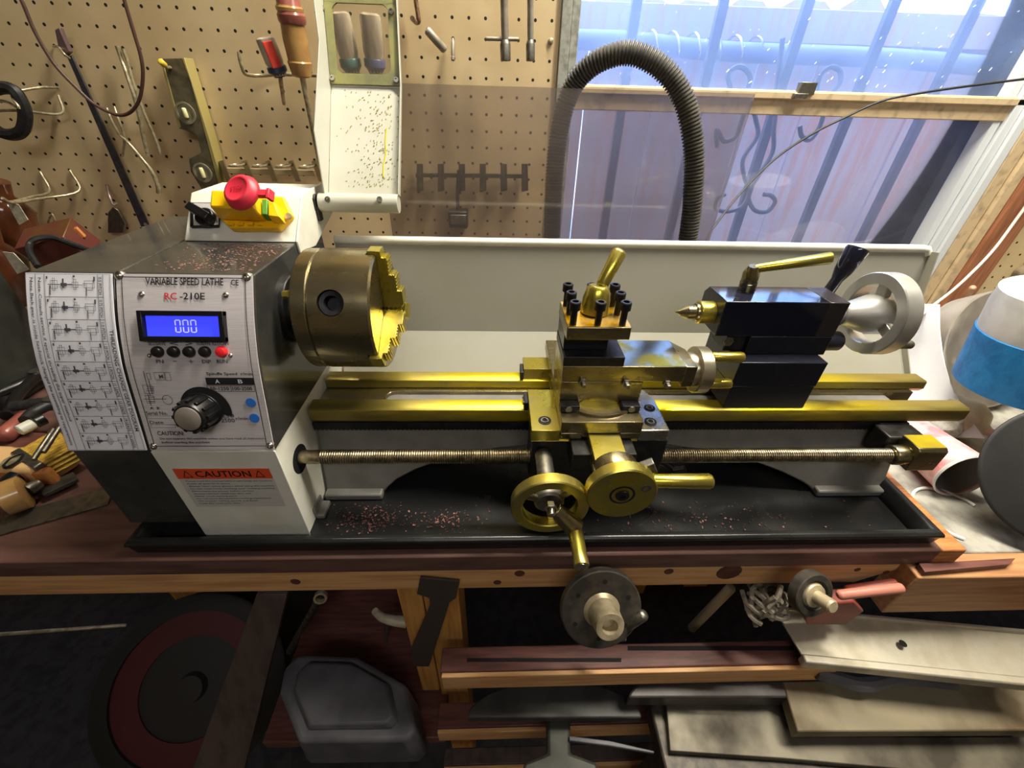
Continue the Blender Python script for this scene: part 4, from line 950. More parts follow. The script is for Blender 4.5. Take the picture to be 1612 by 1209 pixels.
# --- cross slide
mb = MB().box(0.0657, 0.1495, 0.3175, 0.486, -0.2865, -0.2715).box(0.079, 0.138, 0.319, 0.480, -0.2935, -0.2865)
mb.box(0.0665, 0.0885, 0.3178, 0.334, -0.2945, -0.2866).box(0.128, 0.1495, 0.3178, 0.334, -0.2945, -0.2866)
cs = part('cross_slide', mb, oilyd, lathe, 0.0008, label='oily brown cross slide')
p = at(926, 684, Z=-0.2875); q = at(976, 684, Z=-0.2875)
part('feed_bracket', MB().box(p.x, q.x, 0.268, 0.3195, -0.306, -0.2875), oily, cs, 0.0008, label='bright yellow feed screw bracket')
part('bracket_block', MB().box(p.x - 0.018, q.x + 0.014, 0.296, 0.323, -0.318, -0.2955), blackp, cs, 0.001)
DC = at(979.5, 779.5, Y=0.246); dz_ = Vector((DC.x, 0, DC.z))
part('feed_collar', MB().rev(dz_ + Vector((0, 0.280, 0)), (0, -1, 0), [(0, 0.0215), (0.001, 0.0225), (0.020, 0.0225), (0.0215, 0.0215)], 44), oilyd, cs, 0.0004)
dl = part('feed_dial', MB().rev(dz_ + Vector((0, 0.2585, 0)), (0, -1, 0), [(0, 0.0310), (0.0012, 0.0322), (0.0112, 0.0322), (0.0125, 0.0310)], 60), oily, cs, smooth=30, label='oily yellow cross-feed dial')
part('dial_nut', MB().rev(dz_ + Vector((0, 0.2463, 0)), (0, -1, 0), [(0, 0.0118), (0.0004, 0.0118), (0.0006, 0.0100), (0.0002, 0.0095), (0.0002, 0.0065), (0.0022, 0.006), (0.0024, 0.0028), (0.001, 0.0025)], 32), blackox, cs, smooth=30)
p = at(1017, 769, Y=0.246)
part('dial_screw', MB().rev((p.x, 0.2462, p.z), (0, -1, 0), [(0, 0.0048), (0.0006, 0.0046), (0.0006, 0.0022), (0.0001, 0.002)], 20), dsteel, cs)
mb = MB().rod(dz_ + Vector((0.028, 0.262, 0.001)), dz_ + Vector((0.0905, 0.262, -0.0005)), 0.0064, 20, 0.0074)
part('feed_handle', mb, oily, cs, smooth=50, label='yellow crank handle')
mb = MB().obox(dz_ + Vector((0.024, 0.264, 0.016)), (0.007, 0, 0.004), (0, 0.004, 0), (-0.003, 0, 0.006))
part('dial_lock', mb, dsteel, cs, 0.001)
# degree scale of the compound
ds = Vector((0.1095, 0.368, -0.2717))
part('swivel_disc', MB().rev(ds, (0, 0, 1), [(0, 0.0345), (0.0025, 0.0345)], 64), oily, cs)
scl = MB(); N = 40; q = []
for k in range(N + 1):
    a = math.radians(-140 + 100 * k / N); q.append((math.cos(a), math.sin(a)))
scl.sheet([[ds + Vector((c_ * r_, s_ * r_, h_)) for c_, s_ in q] for r_, h_ in ((0.0345, 0.0), (0.0345, 0.0034), (0.0435, 0.0030), (0.0448, 0.0))])
part('degree_scale', scl, oilyd, cs, label='engraved degree scale')
tk = MB()
for k in range(61):
    a = math.radians(-138 + 96 * k / 60); c_, s_ = math.cos(a), math.sin(a); r0 = 0.0400 if k % 10 else 0.0375
    d = Vector((c_, s_, 0)); e = Vector((-s_, c_, 0)) * 0.00016
    p0, p1 = ds + d * r0 + Vector((0, 0, 0.0034)), ds + d * 0.0432 + Vector((0, 0, 0.0034)); tk.add([p0 + e, p1 + e, p1 - e, p0 - e], [(0, 1, 2, 3)])
part('scale_marks', tk, ink, cs)
for (x0, x1, xs) in ((0.0662, 0.0860, 0.0745), (0.1300, 0.1490, 0.1400)):
    part('swivel_clamp', MB().box(x0, x1, 0.3330, 0.3440, -0.2714, -0.2635), blackox, cs, 0.0008)
    part('clamp_screw', MB().rev((xs, 0.3329, -0.2672), (0, -1, 0), [(0, 0.0036), (0.0008, 0.0034), (0.0008, 0.0016)], 16), dsteel, cs)

# --- compound slide
mb = MB().box(0.0660, 0.1500, 0.3440, 0.3965, -0.2714, -0.2405)
mb.box(0.0657, 0.1900, 0.3435, 0.3970, -0.2395, -0.2215).box(0.0670, 0.19, 0.3450, 0.3955, -0.2405, -0.2395)
mb.prism([(0.1900, 0.3435), (0.2015, 0.3435), (0.2015, 0.378), (0.1900, 0.3970)], 'Z', -0.246, -0.2215)
co = part('compound_slide', mb, oilyd, lathe, 0.0008, label='oily brown compound slide')
part('compound_top', MB().box(0.1265, 0.1895, 0.3442, 0.3963, -0.2216, -0.2211), oilsteel, co, label='bright oil-streaked top of the compound slide')
for (px, py) in ((917, 601), (985, 602), (1049, 603)):
    p = at(px, py, Y=0.3435)
    part('gib_screw', MB().rev((p.x, 0.3438, p.z), (0, -1, 0), [(0, 0.0045), (0.003, 0.0045), (0.0032, 0.0028), (0.0085, 0.0028), (0.009, 0.0022)], 6), dsteel, co, 0.0003)
CC = Vector((0, 0.3665, -0.2395))
part('compound_collar', MB().rev(CC + Vector((0.2016, 0, 0)), (1, 0, 0), [(0, 0.0175), (0.002, 0.0188), (0.008, 0.0188)], 40), dialst, co)
part('compound_dial', MB().rev(CC + Vector((0.2090, 0, 0)), (1, 0, 0), [(0, 0.0235), (0.001, 0.0248), (0.0125, 0.0248), (0.0138, 0.0235)], 48), dialst, co, smooth=30, label='bright compound dial')
for (ya, za, xe) in ((-0.003, 0.0175, 0.2585), (-0.004, -0.0155, 0.2555)):
    part('dial_handle', MB().rod(CC + Vector((0.2225, ya, za)), Vector((xe, CC.y + ya, CC.z + za)), 0.0054, 16, 0.0058), oily, co, smooth=50)

# --- tool post
tz = -0.1780
mb = MB().box(0.0655, 0.1262, 0.3430, 0.4000, -0.1918, tz)
tp = part('tool_post', mb, oilyd, lathe, 0.0012, label='four-way tool post with socket screws')
part('tool_post_top', MB().box(0.0662, 0.1255, 0.3437, 0.3993, tz - 0.0002, tz + 0.0003), oiltop, tp, label='orange oily top of the tool post')
part('tool_post_core', MB().box(0.0662, 0.1105, 0.3570, 0.3995, -0.2105, -0.1917), navym, tp, 0.0008)
part('tool_post_base', MB().box(0.0655, 0.1262, 0.3432, 0.4000, -0.2213, -0.2105), blackox, tp, 0.001, label='black tool post base plate')
cols = [(891, 481), (896, 495), (901.8, 511), (940.6, 511.5), (979.3, 511.5), (971, 495.5), (963, 482)]
pts = [at(px, py, Z=tz) for px, py in cols]; pts.append(Vector((pts[3].x, pts[0].y, tz)))
for p in pts:
    h = 0.0155
    mb = MB().rev((p.x, p.y, tz), (0, 0, 1), [(0, 0.0032), (h, 0.0032), (h + 0.0003, 0.0052), (h + 0.0072, 0.0052), (h + 0.008, 0.0046), (h + 0.008, 0.0030), (h + 0.0035, 0.0028)], 20)
    b = part('tool_post_screw', mb, blackox, tp, smooth=30)
bc = Vector((0.0962, 0.3745, tz)); bt = at(942.5, 449, Y=0.378)
mb = MB().rev(bc, (bt - bc), [(0, 0.0138), (0.014, 0.0135), (0.024, 0.0112), ((bt - bc).length - 0.0008, 0.0092), ((bt - bc).length, 0.0084)], 32)
part('clamp_boss', mb, oily, tp, 0.0003, smooth=30)
l0, l1 = at(946, 452, Y=0.379), at(977, 393, Y=0.395)
part('clamp_lever', MB().rod(l0, l1, 0.0060, 20, 0.0074), oily, tp, smooth=50, label='yellow tool post clamp lever')

# --- tailstock
TL, TR, TZ = 0.2385, 0.372, -0.174
oct_ = [(0.395, TZ), (0.437, TZ), (0.446, -0.183), (0.446, -0.207), (0.437, -0.2145), (0.395, -0.2145)]
mb = MB().prism(oct_, 'X', TL, 0.3500)
ts = part('tailstock', mb, navy, lathe, 0.0009, label='glossy black tailstock')
part('end_plate', MB().prism(oct_, 'X', 0.3503, TR), M('bronze_grey_enamel', S(58, 54, 56), 0.25, 0.3), ts, 0.001)
part('tailstock_neck', MB().box(0.2790, 0.3715, 0.3945, 0.440, -0.2375, -0.2143), navym, ts, 0.001)
part('tailstock_base', MB().box(0.2665, 0.3655, 0.3770, 0.455, -0.2690, -0.2372).box(0.2675, 0.3650, 0.3778, 0.455, -0.3008, -0.2697), navym, ts, 0.0009)
part('lock_lug', MB().box(0.2560, 0.2788, 0.4000, 0.432, -0.2360, -0.2148), blackp, ts, 0.001)
p = at(1147, 538, Y=0.3998)
part('hex_hole', MB().rev((p.x, 0.3999, p.z), (0, -1, 0), [(0, 0.0062), (0.0006, 0.0058), (0.0006, 0.0045), (0.0001, 0.004)], 6), dsteel, ts)
part('clamp_barrel', MB().rev((0.3712, 0.408, -0.2265), (1, 0, 0), [(0, 0.0112), (0.0195, 0.0112), (0.0215, 0.0098)], 26), navym, ts)
part('quill', MB().rev((0, AY, AZ), (1, 0, 0), [(0.2215, 0.0112), (0.2228, 0.0125), (0.2385, 0.0125)], 36), oily, ts, 0.0003)
part('live_center', MB().rev((0, AY, AZ), (1, 0, 0), [(0.1968, 0.0002), (0.2100, 0.0078), (0.2185, 0.0078), (0.2190, 0.0095), (0.2212, 0.0102)], 30), oilyd, ts, smooth=25)
lb = at(1175, 456, Z=TZ); lt_ = at(1188, 414, Y=lb.y - 0.004)
mb = MB().rev((lb.x, lb.y, TZ), lt_ - Vector((lb.x, lb.y, TZ)), [(0, 0.0088), (0.010, 0.0088), (0.0105, 0.0084), (0.020, 0.0084), (0.0270, 0.0056), (0.0285, 0.0048)], 28)
part('quill_lock_post', mb, oilyd, ts, smooth=30)
l1 = at(1311, 405.5, Y=lb.y - 0.012)
part('quill_lock_lever', MB().rod(Vector((lb.x, lb.y, TZ)).lerp(lt_, 0.78), l1, 0.0044, 18, 0.0062), oily, ts, smooth=50, label='yellow quill lock lever')
c0, c1 = at(1303, 461, Y=0.446), at(1352, 390, Y=0.452)
L = (c1 - c0).length
part('cam_lever', MB().rev(c0, c1 - c0, [(0, 0.0062), (L * 0.3, 0.0060), (L * 0.5, 0.0092), (L * 0.95, 0.0118), (L, 0.0108), (L + 0.0005, 0.008)], 24), navy, ts, smooth=50, label='black cam lock lever')
HWX = 0.418; RH = 0.0455
mb = MB().rev((HWX, AY, AZ), (1, 0, 0), [(0, RH - 0.012), (0, RH - 0.001), (0.001, RH), (0.017, RH), (0.018, RH - 0.001), (0.018, RH - 0.012), (0.017, RH - 0.013), (0.001, RH - 0.013)], 64, closed=True)
wh = part('tailstock_handwheel', mb, wheelst, lathe, smooth=30, label='bright steel tailstock handwheel')
part('hub', MB().rev((0.3722, AY, AZ), (1, 0, 0), [(0, 0.0118), (0.010, 0.0118), (0.0105, 0.0138), (0.013, 0.0138), (0.0135, 0.0118), (0.016, 0.0118), (0.043, 0.0215), (0.058, 0.0215), (0.060, 0.018)], 40), wheelst, wh, smooth=30)
sp_ = MB()
for a in (80, 200, 320):
    d = rad(a); e = Vector((1, 0, 0)).cross(d); part('spoke', MB().obox(Vector((HWX + 0.008, AY, AZ)) + d * 0.026, d * 0.0075, e * 0.006, Vector((0.004, 0, 0))), wheelst, wh, 0.001)

d = rad(215)
part('handle', MB().rod(Vector((HWX + 0.017, AY, AZ)) + d * 0.038, Vector((HWX + 0.038, AY, AZ)) + d * 0.038, 0.0048, 16), dsteel, wh)

# ---------------------------------------------------------------- acrylic sheet and lamp hose behind the lathe
acx0, acx1 = at(614, 340, Y=0.665).x, at(1190, 145, Y=0.665).x
az = at(900, 139, Y=0.665).z
p = [(acx0, 0.665, -0.4605 + 0.03), (acx1 - 0.009, 0.665, -0.4305), (acx1, 0.665, az), (acx0, 0.665, az)]
solo('acrylic_sheet', MB().slab(p, (0, 1, 0), 0.004), acryl, 'smoky transparent acrylic sheet standing behind the pale splash guard', 'acrylic sheet')
hp_ = [(1085, 470, 0.635), (1084, 370, 0.635), (1091, 300, 0.635), (1093, 250, 0.637), (1088, 200, 0.642), (1076, 155, 0.648), (1055, 120, 0.655), (1025, 95, 0.662), (990, 83, 0.670), (955, 90, 0.680), (925, 108, 0.690), (902, 136, 0.700), (886, 180, 0.706), (876, 240, 0.708), (871, 310, 0.708), (868, 400, 0.706), (866, 470, 0.70)]
hpts = [at(a, b, Y=y) for a, b, y in hp_]; hpts = [Vector((hpts[0].x, 0.6355, -0.4285))] + hpts[1:] 
hs = MB().tube(hpts, 0.0128, 10, True, 16); path = hs.last_path
# corrugations: resample by arc length
acc = [0.0]
for a, b in zip(path, path[1:]): acc.append(acc[-1] + (b - a).length)
def samp(d):
    for i in range(len(acc) - 1):
        if acc[i + 1] >= d: return path[i].lerp(path[i + 1], (d - acc[i]) / max(1e-9, acc[i + 1] - acc[i]))
    return path[-1]
pitch = 0.0044; cnt = int(acc[-1] / pitch); rp_ = []; rr_ = []
for i in range(cnt):
    for f, r_ in ((0.0, 0.0112), (0.25, 0.0138), (0.6, 0.0138), (0.85, 0.0112)): rp_.append(samp((i + f) * pitch)); rr_.append(r_)
hs = MB(); nn_ = len(rp_)
hs.tube(rp_, lambda t: rr_[int(round(t * (nn_ - 1)))], 16, False)
solo('corrugated_hose', hs, hosem, 'dark grey corrugated hose arching over the smoky acrylic sheet', 'hose', smooth=60)
# ---------------------------------------------------------------- tools on the pegboard
def wp_(pts, y=0.836): return [at(a, b, Y=(c[0] if c else y)) for a, b, *c in pts]
def wire(mb, pts, r=0.0022, y=0.836): mb.tube(wp_(pts, y), r, 8, True, 5); return mb
def wslab(pts, y, t): return MB().slab(wp_(pts, y), (0, -1, 0), t)

# loop of brown cord hanging in the top left corner
solo('cord_loop', wire(MB(), [(22, -20, .80), (36, 5, .80), (55, 50, .80), (85, 100, .80), (120, 138, .80), (150, 165, .80), (185, 181, .80), (206, 176, .80), (220, 155, .80), (225, 120, .80), (222, 90, .80), (212, 55, .80), (203, 25, .80), (190, -20, .80)], 0.0024), M('brown_cord', S(74, 52, 44), 0.5), 'thin brown cord hanging in a long loop at the top left corner', 'cord')
# black clamp-like rubber loop on a wire hook
solo('rubber_strap', wire(MB(), [(-12, 200, .80), (4, 210, .80), (22, 212, .80), (36, 204, .80), (40, 180, .80), (34, 160, .80), (22, 142, .80), (4, 138, .80), (-14, 142, .80)], 0.0085), rubber, 'thick black rubber strap loop hanging from a wire hook at the far left', 'strap')
mb = wire(MB(), [(-20, 175, .80), (30, 174, .81), (96, 179, .835), (92, 150, .845)], 0.002); wire(mb, [(-20, 158, .80), (10, 160, .80), (30, 170, .79), (20, 148, .80), (60, 138, .83), (92, 138, .846)], 0.002)
solo('strap_hook', mb, steelz, 'double wire peg hook carrying the black rubber strap loop', 'hook', smooth=60)
mb = wire(MB(), [(4, 312, .70), (20, 319, .715), (60, 313, .78), (124, 301, .835), (110, 268, .848)], 0.0022); wire(mb, [(4, 312, .70), (16, 318, .715), (50, 310, .78), (78, 301, .835), (63, 270, .848)], 0.0022)
solo('long_wire_hook', mb, steelz, 'long double wire peg hook reaching out over the tagged brown bottles', 'hook', smooth=60)
# long blade
bl = [(106, 88), (114, 84), (234, 352), (231, 358), (224, 356), (110, 96)]
t = thing('strip_saw', 'long dark narrow saw blade hanging diagonally on the left pegboard', 'saw blade', at(228, 355, Y=0.83))
part('blade_strip', MB().slab([at(a, b, Y=0.838) for a, b in ((108, 90), (115, 87), (236, 353), (224, 357))], (0, -1, 0), 0.003), blade, t, 0.0005)
mb = wslab([(93, 48), (100, 44), (108, 64), (116, 82), (108, 90), (98, 72)], 0.836, 0.008)
part('blade_socket', mb, M('mauve_steel', S(112, 92, 92), 0.4, 0.4), t, 0.001)
p = at(229, 353, Y=0.835); part('end_hole', MB().rev((p.x, 0.8349, p.z), (0, -1, 0), [(0, 0.0028), (0.0006, 0.0028)], 14), steelz, t)
solo('blade_hook', wire(MB(), [(84, 73, .848), (92, 74, .83), (100, 84, .82), (110, 92, .825)], 0.0016), steelz, 'small wire hook holding the top of the long dark saw blade', 'hook', smooth=60)
# long tweezers / forceps and bent pliers-like tool
t = thing('long_forceps', 'long slim chrome forceps hanging between the saw blade and the level', 'forceps', at(240, 250, Y=0.82))
part('arm', wire(MB(), [(184, 72, .835), (192, 95, .835), (200, 118, .83), (215, 165, .825), (232, 245, .825)], 0.0028), steelz, t, smooth=60)
part('arm', wire(MB(), [(193, 76, .835), (202, 100, .835), (208, 125, .832), (228, 180, .83), (246, 222, .83), (252, 242, .83)], 0.0024), steelz, t, smooth=60)
t = thing('bent_pick', 'small forked chrome pick with a curved tail beside the long blade', 'pick', at(250, 305, Y=0.82))
part('shank', wire(MB(), [(190, 214, .83), (205, 228, .825), (222, 248, .825), (238, 268, .825), (248, 290, .825), (250, 304, .825)], lambda t: 0.0022 + 0.0018 * t), steelz, t, smooth=60)
part('prong', wire(MB(), [(168, 170, .835), (176, 190, .83), (188, 212, .83)], 0.0019), steelz, t, smooth=60)
part('prong', wire(MB(), [(180, 168, .838), (186, 186, .832), (194, 208, .83), (196, 222, .83), (193, 246, .83)], 0.0019), steelz, t, smooth=60)
# spirit level
t = thing('spirit_level', 'grey spirit level hanging upright from a yellow-tipped hook', 'level', at(325, 300, Y=0.83))
lv = [(252, 92), (287, 91), (300, 130), (325, 220), (346, 298), (320, 302), (300, 270), (297, 250), (317, 240), (309, 213), (297, 207), (281, 202)]
def fslab(pts, y, d): return MB().slab([at(x_, y_, Y=y) for x_, y_ in pts], (0, 1, 0), d)
part('level_body', fslab(lv, 0.824, 0.019), levelm, t, 0.001)
part('edge_rail', fslab([(286, 91), (290, 91), (305, 140), (330, 220), (352, 298), (346, 299), (325, 220), (300, 130)], 0.8235, 0.024), levele, t, 0.0006, label='pale metal edge')
part('edge_rail', fslab([(251, 92), (255, 92), (285, 200), (281, 203)], 0.8235, 0.020), levele, t, 0.0006, label='pale metal edge')
for (cx, cy, ax, ay) in ((292, 178, 8, 15), (319, 272, 8, 14)):
    c = at(cx, cy, Y=0.823); e = at(cx + 5, cy + 14, Y=0.823) - c
    mb = MB().rev((c.x, 0.8242, c.z), (0, -1, 0), [(0, 0.0155), (0.002, 0.0155), (0.002, 0.0125), (0.0005, 0.0122)], 24)
    part('vial_ring', mb, M('vial_ring_grey', S(134, 128, 104), 0.4), t)
    part('vial', MB().rod(c - e * 0.6 + Vector((0, -0.001, 0)), c + e * 0.6 + Vector((0, -0.001, 0)), 0.0036, 12), vial, t)
mb = wire(MB(), [(276, 106, .845), (262, 106, .81), (254, 98, .80)], 0.0024)
t2 = thing('level_hook', 'peg hook with yellow dipped tip at the top of the spirit level', 'hook', at(254, 99, Y=0.80))
part('hook_wire', mb, steelz, t2, smooth=60); part('dipped_tip', MB().rod(at(252, 96, Y=0.797), at(260, 103, Y=0.807), 0.0042, 12), M('yellow_dip', S(214, 188, 64), 0.4), t2)

# L shaped double hook with two screwdrivers
solo('tool_bar_hook', wire(MB(), [(376, 82, .80), (378, 96, .80), (384, 114, .805), (392, 118, .815), (410, 119, .83), (440, 117, .835), (470, 118, .835), (500, 119, .835)], 0.0026), steelz, 'bent wire tool rail holding the two screwdrivers', 'hook', smooth=60)
def driver(name, label, top, bot, r, shaft_end, rs, hm, collar=None, stripe=None, y=0.80, ye=0.83, bulge=None):
    a, b = at(*top, Y=y), at(*bot, Y=y + 0.008); c = at(*shaft_end, Y=ye)
    t = thing(name, label, 'screwdriver', c)
    L = (b - a).length; d = b - a
    pr = [(0, r * 0.7), (L * 0.03, r * 0.95), (L * 0.08, r), (L * 0.62, r), (L * 0.72, r * 0.86), (L * 0.86, r * 0.92), (L * 0.97, r * 0.7), (L, r * 0.5)]
    part('handle', MB().rev(a, d, bulge(L, r) if bulge else pr, 14), hm, t, smooth=30)
    part('shaft', MB().cyl(b, c, rs, rs * 0.8, 12), brownsteel if rs < 0.004 and not collar else steelz, t)
    if collar:
        m_ = a + d * 0.72; part('collar', MB().rev(m_, d, [(0, r * 0.98), (L * 0.02, r * 1.05), (L * 0.14, r * 1.05), (L * 0.20, r * 0.8), (L * 0.285, r * 0.6)], 20), collar, t)
    if stripe:
        _, u, v = frame(d); f = Vector((0.5, -1, 0.1)); f = (f - d.normalized() * f.dot(d.normalized())).normalized(); e = d.normalized().cross(f)
        part('stripe', MB().obox(a + d * 0.42 + f * (r - 0.001), e * r * 0.5, f * 0.0016, d * 0.33), stripe, t, 0.001)
    return t
driver('screwdriver', 'short stubby screwdriver with red striped handle and navy collar', (416, 58), (441, 121), 0.0135, (447, 164), 0.0034, clearh, bluec, redst)
driver('screwdriver', 'long old screwdriver with worn red and amber plastic handle', (452, -6), (476, 122), 0.0165, (504, 262), 0.0042, amber, y=0.795, bulge=lambda L, r: [(0, r * 0.9), (L * 0.10, r * 1.0), (L * 0.13, r * 1.12), (L * 0.17, r * 1.1), (L * 0.2, r * 0.95), (L * 0.5, r * 1.05), (L * 0.78, r * 0.95), (L * 0.8, r * 1.05), (L * 0.97, r * 0.85), (L, r * 0.6)])
a = at(452, -6, Y=0.795); b = at(462, 42, Y=0.797)
part('handle_end', MB().rev(a, b - a, [(-0.004, 0.0135), (0, 0.0158), (0.016, 0.0168), (0.020, 0.0192), (0.026, 0.019), (0.030, 0.0172)], 14), rosehandle, bpy.data.objects['screwdriver.001'], smooth=30, label='worn red upper end of the handle')
# two clear handled drivers seen through the guard window
driver('nut_driver', 'clear-handled driver with a teal collar seen on the left through the guard window', (533, 18), (556, 118), 0.0150, (562, 150), 0.003, clearh, M('teal_collar', S(52, 92, 92), 0.3), y=0.80)
driver('nut_driver', 'clear-handled driver with a violet collar seen on the right through the guard window', (582, 20), (592, 118), 0.0150, (596, 150), 0.003, clearh, M('violet_collar', S(78, 76, 116), 0.3), y=0.80)
# strip of ring hooks above the switch box
palerail = M('pale_tool_rail', S(178, 164, 132), 0.45, 0.2)
t = thing('ring_hook_rail', 'pale metal tool rail with wire rings above the white switch box', 'tool rail', at(425, 265, Y=0.84))
mb = MB().slab([at(350, 263, Y=0.842), at(496, 267, Y=0.842), at(498, 276, Y=0.842), at(352, 272, Y=0.842)], (0, -1, 0), 0.008)
part('rail', mb, palerail, t, 0.001)
for k in range(5):
    x0 = 344 + k * 36.5
    part('fin', MB().slab([at(x0, 254, Y=0.834), at(x0 + 7, 252, Y=0.80), at(x0 + 20, 286, Y=0.80), at(x0 + 12, 286, Y=0.834)], (1, 0, 0.2), 0.0016), palerail, t)
    c = at(x0 + 30, 259.5 + k * 0.8, Y=0.806)
    if k < 4: part('ring', MB().tube([c + Vector((0.0125 * math.cos(a), 0.0125 * math.sin(a), 0.001 * math.cos(a))) for a in [2 * math.pi * i / 18 for i in range(19)]], 0.0019, 8, False), steelz, t)
# tools to the right of the guard
solo('hex_key', wire(MB(), [(653, -10), (656, 10), (659, 32), (655, 35), (649, 29, .80)], 0.0034), brownsteel, 'thin rusty hex key with a bent end hanging right of the guard', 'hex key', smooth=60)
solo('drill_rod', MB().rod(at(671, 46, Y=0.815), at(701, 80, Y=0.83), 0.0058, 16), rusty, 'short thick steel rod stuck at a slant in the pegboard', 'rod')
p0, p1 = at(713, 60, Y=0.842), at(713, 95, Y=0.832)
solo('punch_pin', MB().rev(p1, p0 - p1, [(0, 0.0028), (0.004, 0.003), (0.005, 0.0022), (0.008, 0.003), ((p0 - p1).length * 0.75, 0.003), ((p0 - p1).length, 0.0012)], 14), rusty, 'tiny steel punch standing in a hole of the pegboard', 'punch')
def socketw(name, label, x, ytop, ybot, rs, rk, cross):
    a, b = at(x - 3 if cross else x, ytop, Y=0.80), at(x, ybot, Y=0.80); t = thing(name, label, 'socket wrench', b)
    d = (b - a).normalized(); k = b - d * 0.02
    part('shaft', MB().cyl(a, k, rs, rs, 16), rusty, t)
    part('socket', MB().rev(k - d * 0.004, d, [(0, rs), (0.003, rk * 0.9), (0.005, rk), (0.024, rk), (0.025, rk * 0.9), (0.0245, rk * 0.6), (0.012, rk * 0.55)], 20), dsteel, t, smooth=30)
    if cross: part('cross_bar', MB().rod(at(764, 61, Y=0.80), at(817, 62, Y=0.80), 0.0026, 12), rusty, t)
socketw('socket_wrench', 'T-shaped socket wrench with a thin cross bar hanging left of its plainer neighbour', 796, -30, 95, 0.0056, 0.0078, True)
socketw('socket_wrench', 'plain long socket wrench hanging nearest to the window frame', 835, -30, 95, 0.0046, 0.0066, False)
for (px, lb) in ((790, 'short'), (835, 'long')): pass
t = thing('wall_screw', 'round-headed screw in the pegboard next to the metal window frame', 'screw', at(867, 65, Y=0.845))
p = at(867, 65, Y=0.849); part('screw_head', MB().rev((p.x, 0.8498, p.z), (0, -1, 0), [(0, 0.0045), (0.002, 0.004), (0.003, 0.0025)], 14), steelz, t)
# things seen through the acrylic sheet
t = thing('hook_rack', 'dark six-armed hook rack on the wall behind the smoky acrylic', 'hook rack', at(740, 276, Y=0.83))
part('rail', MB().slab([at(655, 272, Y=0.846), at(828, 274, Y=0.846), at(828, 280, Y=0.846), at(655, 278, Y=0.846)], (0, -1, 0), 0.006), blackp, t)
for k in range(6):
    x0 = 659 + k * 33
    part('hook_arm', MB().slab([at(x0 - 3, 258, Y=0.845), at(x0 + 4, 258, Y=0.82), at(x0 + 5, 300, Y=0.82), at(x0 - 3, 302, Y=0.845)], (1, 0, 0), 0.003), blackp, t)
t = thing('wall_socket', 'dark square outlet box on the wall behind the smoky acrylic', 'outlet box', at(720, 355, Y=0.84))
part('box', MB().box(at(706, 340, Y=0.83).x, at(736, 340, Y=0.83).x, 0.82, 0.8495, at(720, 358, Y=0.83).z, at(720, 331, Y=0.83).z), blackp, t, 0.003)
part('face_plate', MB().box(at(709, 340, Y=0.82).x, at(733, 340, Y=0.82).x, 0.8175, 0.8199, at(720, 353, Y=0.82).z, at(720, 338, Y=0.82).z), dsteel, t, 0.001)
part('cable', wire(MB(), [(721, 332, .835), (720, 310, .84), (721, 285, .84), (722, 268, .84)], 0.003), rubber, t)

# ---------------------------------------------------------------- left end of the bench: bottles, box and hand tools
def bottle(label, top, bot, r, y):
    a, b = at(*top, Y=y), at(*bot, Y=y); t = thing('brown_bottle', label, 'bottle', b); d = a - b; L = d.length
    part('bottle_body', MB().rev(b, d, [(0, r * 0.92), (L * 0.04, r), (L * 0.62, r), (L * 0.76, r * 0.6), (L * 0.82, r * 0.38), (L, r * 0.38)], 28), brownglass, t, smooth=50)
    return t, a, b, d
t, a, b, d = bottle('brown bottle on the upper left with a white paper tag', (-2, 285), (26, 398), 0.034, 0.76)
q = [(6, 316), (34, 324), (46, 345), (31, 354), (12, 330)]
part('paper_tag', MB().slab([at(x, y, Y=0.720) for x, y in ((10, 316), (30, 322), (45, 346), (31, 354))], (0, -1, 0), 0.001), taglab, t)
t, a, b, d = bottle('brown bottle with a white tag standing lower left beside the gear cover', (-20, 360), (14, 470), 0.034, 0.68)
part('paper_tag', MB().slab([at(x, y, Y=0.640) for x, y in ((5, 396), (22, 398), (47, 424), (28, 431))], (0, -1, 0), 0.001), taglab, t)
t = thing('red_box', 'small dark red cardboard box lying behind the black cable loop', 'box', at(95, 400, Y=0.74))
c = at(93, 385, Y=0.70); part('carton', MB().obox(c, (0.036, 0.006, 0.008), (-0.004, 0.02, 0.01), (-0.008, -0.006, 0.02)), redbox, t, 0.001)
part('box_flap', MB().obox(at(96, 371, Y=0.705), (0.03, 0.005, 0.005), (0, 0.002, 0.001), (-0.003, 0, 0.007)), M('orange_flap', S(176, 112, 52), 0.5), t)
solo('black_cable', wire(MB(), [(60, 420, .62), (48, 400, .64), (46, 386, .66), (58, 376, .67), (85, 374, .68), (115, 385, .68), (142, 395, .67), (160, 402, .62)], 0.0042), rubber, 'glossy black power cable looping up behind the left gear cover', 'cable')
t = thing('tool_case', 'large dark tool case standing at the far left of the plank', 'tool case', (-0.90, 0.58, BT))
part('case_body', MB().box(-1.04, -0.76, 0.53, 0.645, BT + 0.0005, -0.225), M('dark_case', S(42, 44, 40), 0.5, 0, S(30, 31, 30), 8), t, 0.006)
part('case_lid', MB().box(-1.042, -0.758, 0.528, 0.647, -0.224, -0.195), M('dark_lid', S(56, 56, 52), 0.45), t, 0.006)
for x in (-0.98, -0.80): part('latch', MB().box(x - 0.012, x + 0.012, 0.522, 0.5278, -0.25, -0.21), dsteel, t, 0.002)
part('rib', MB().box(-1.01, -0.775, 0.524, 0.5295, -0.33, -0.31), M('rib_grey', S(84, 80, 72), 0.5), t, 0.002); part('rib', MB().box(-1.01, -0.775, 0.524, 0.5295, -0.38, -0.36), MATS['rib_grey'], t, 0.002)
BZ = BT + 0.0005
def onb(x, y, h): return at(x, y, Z=BT + h)
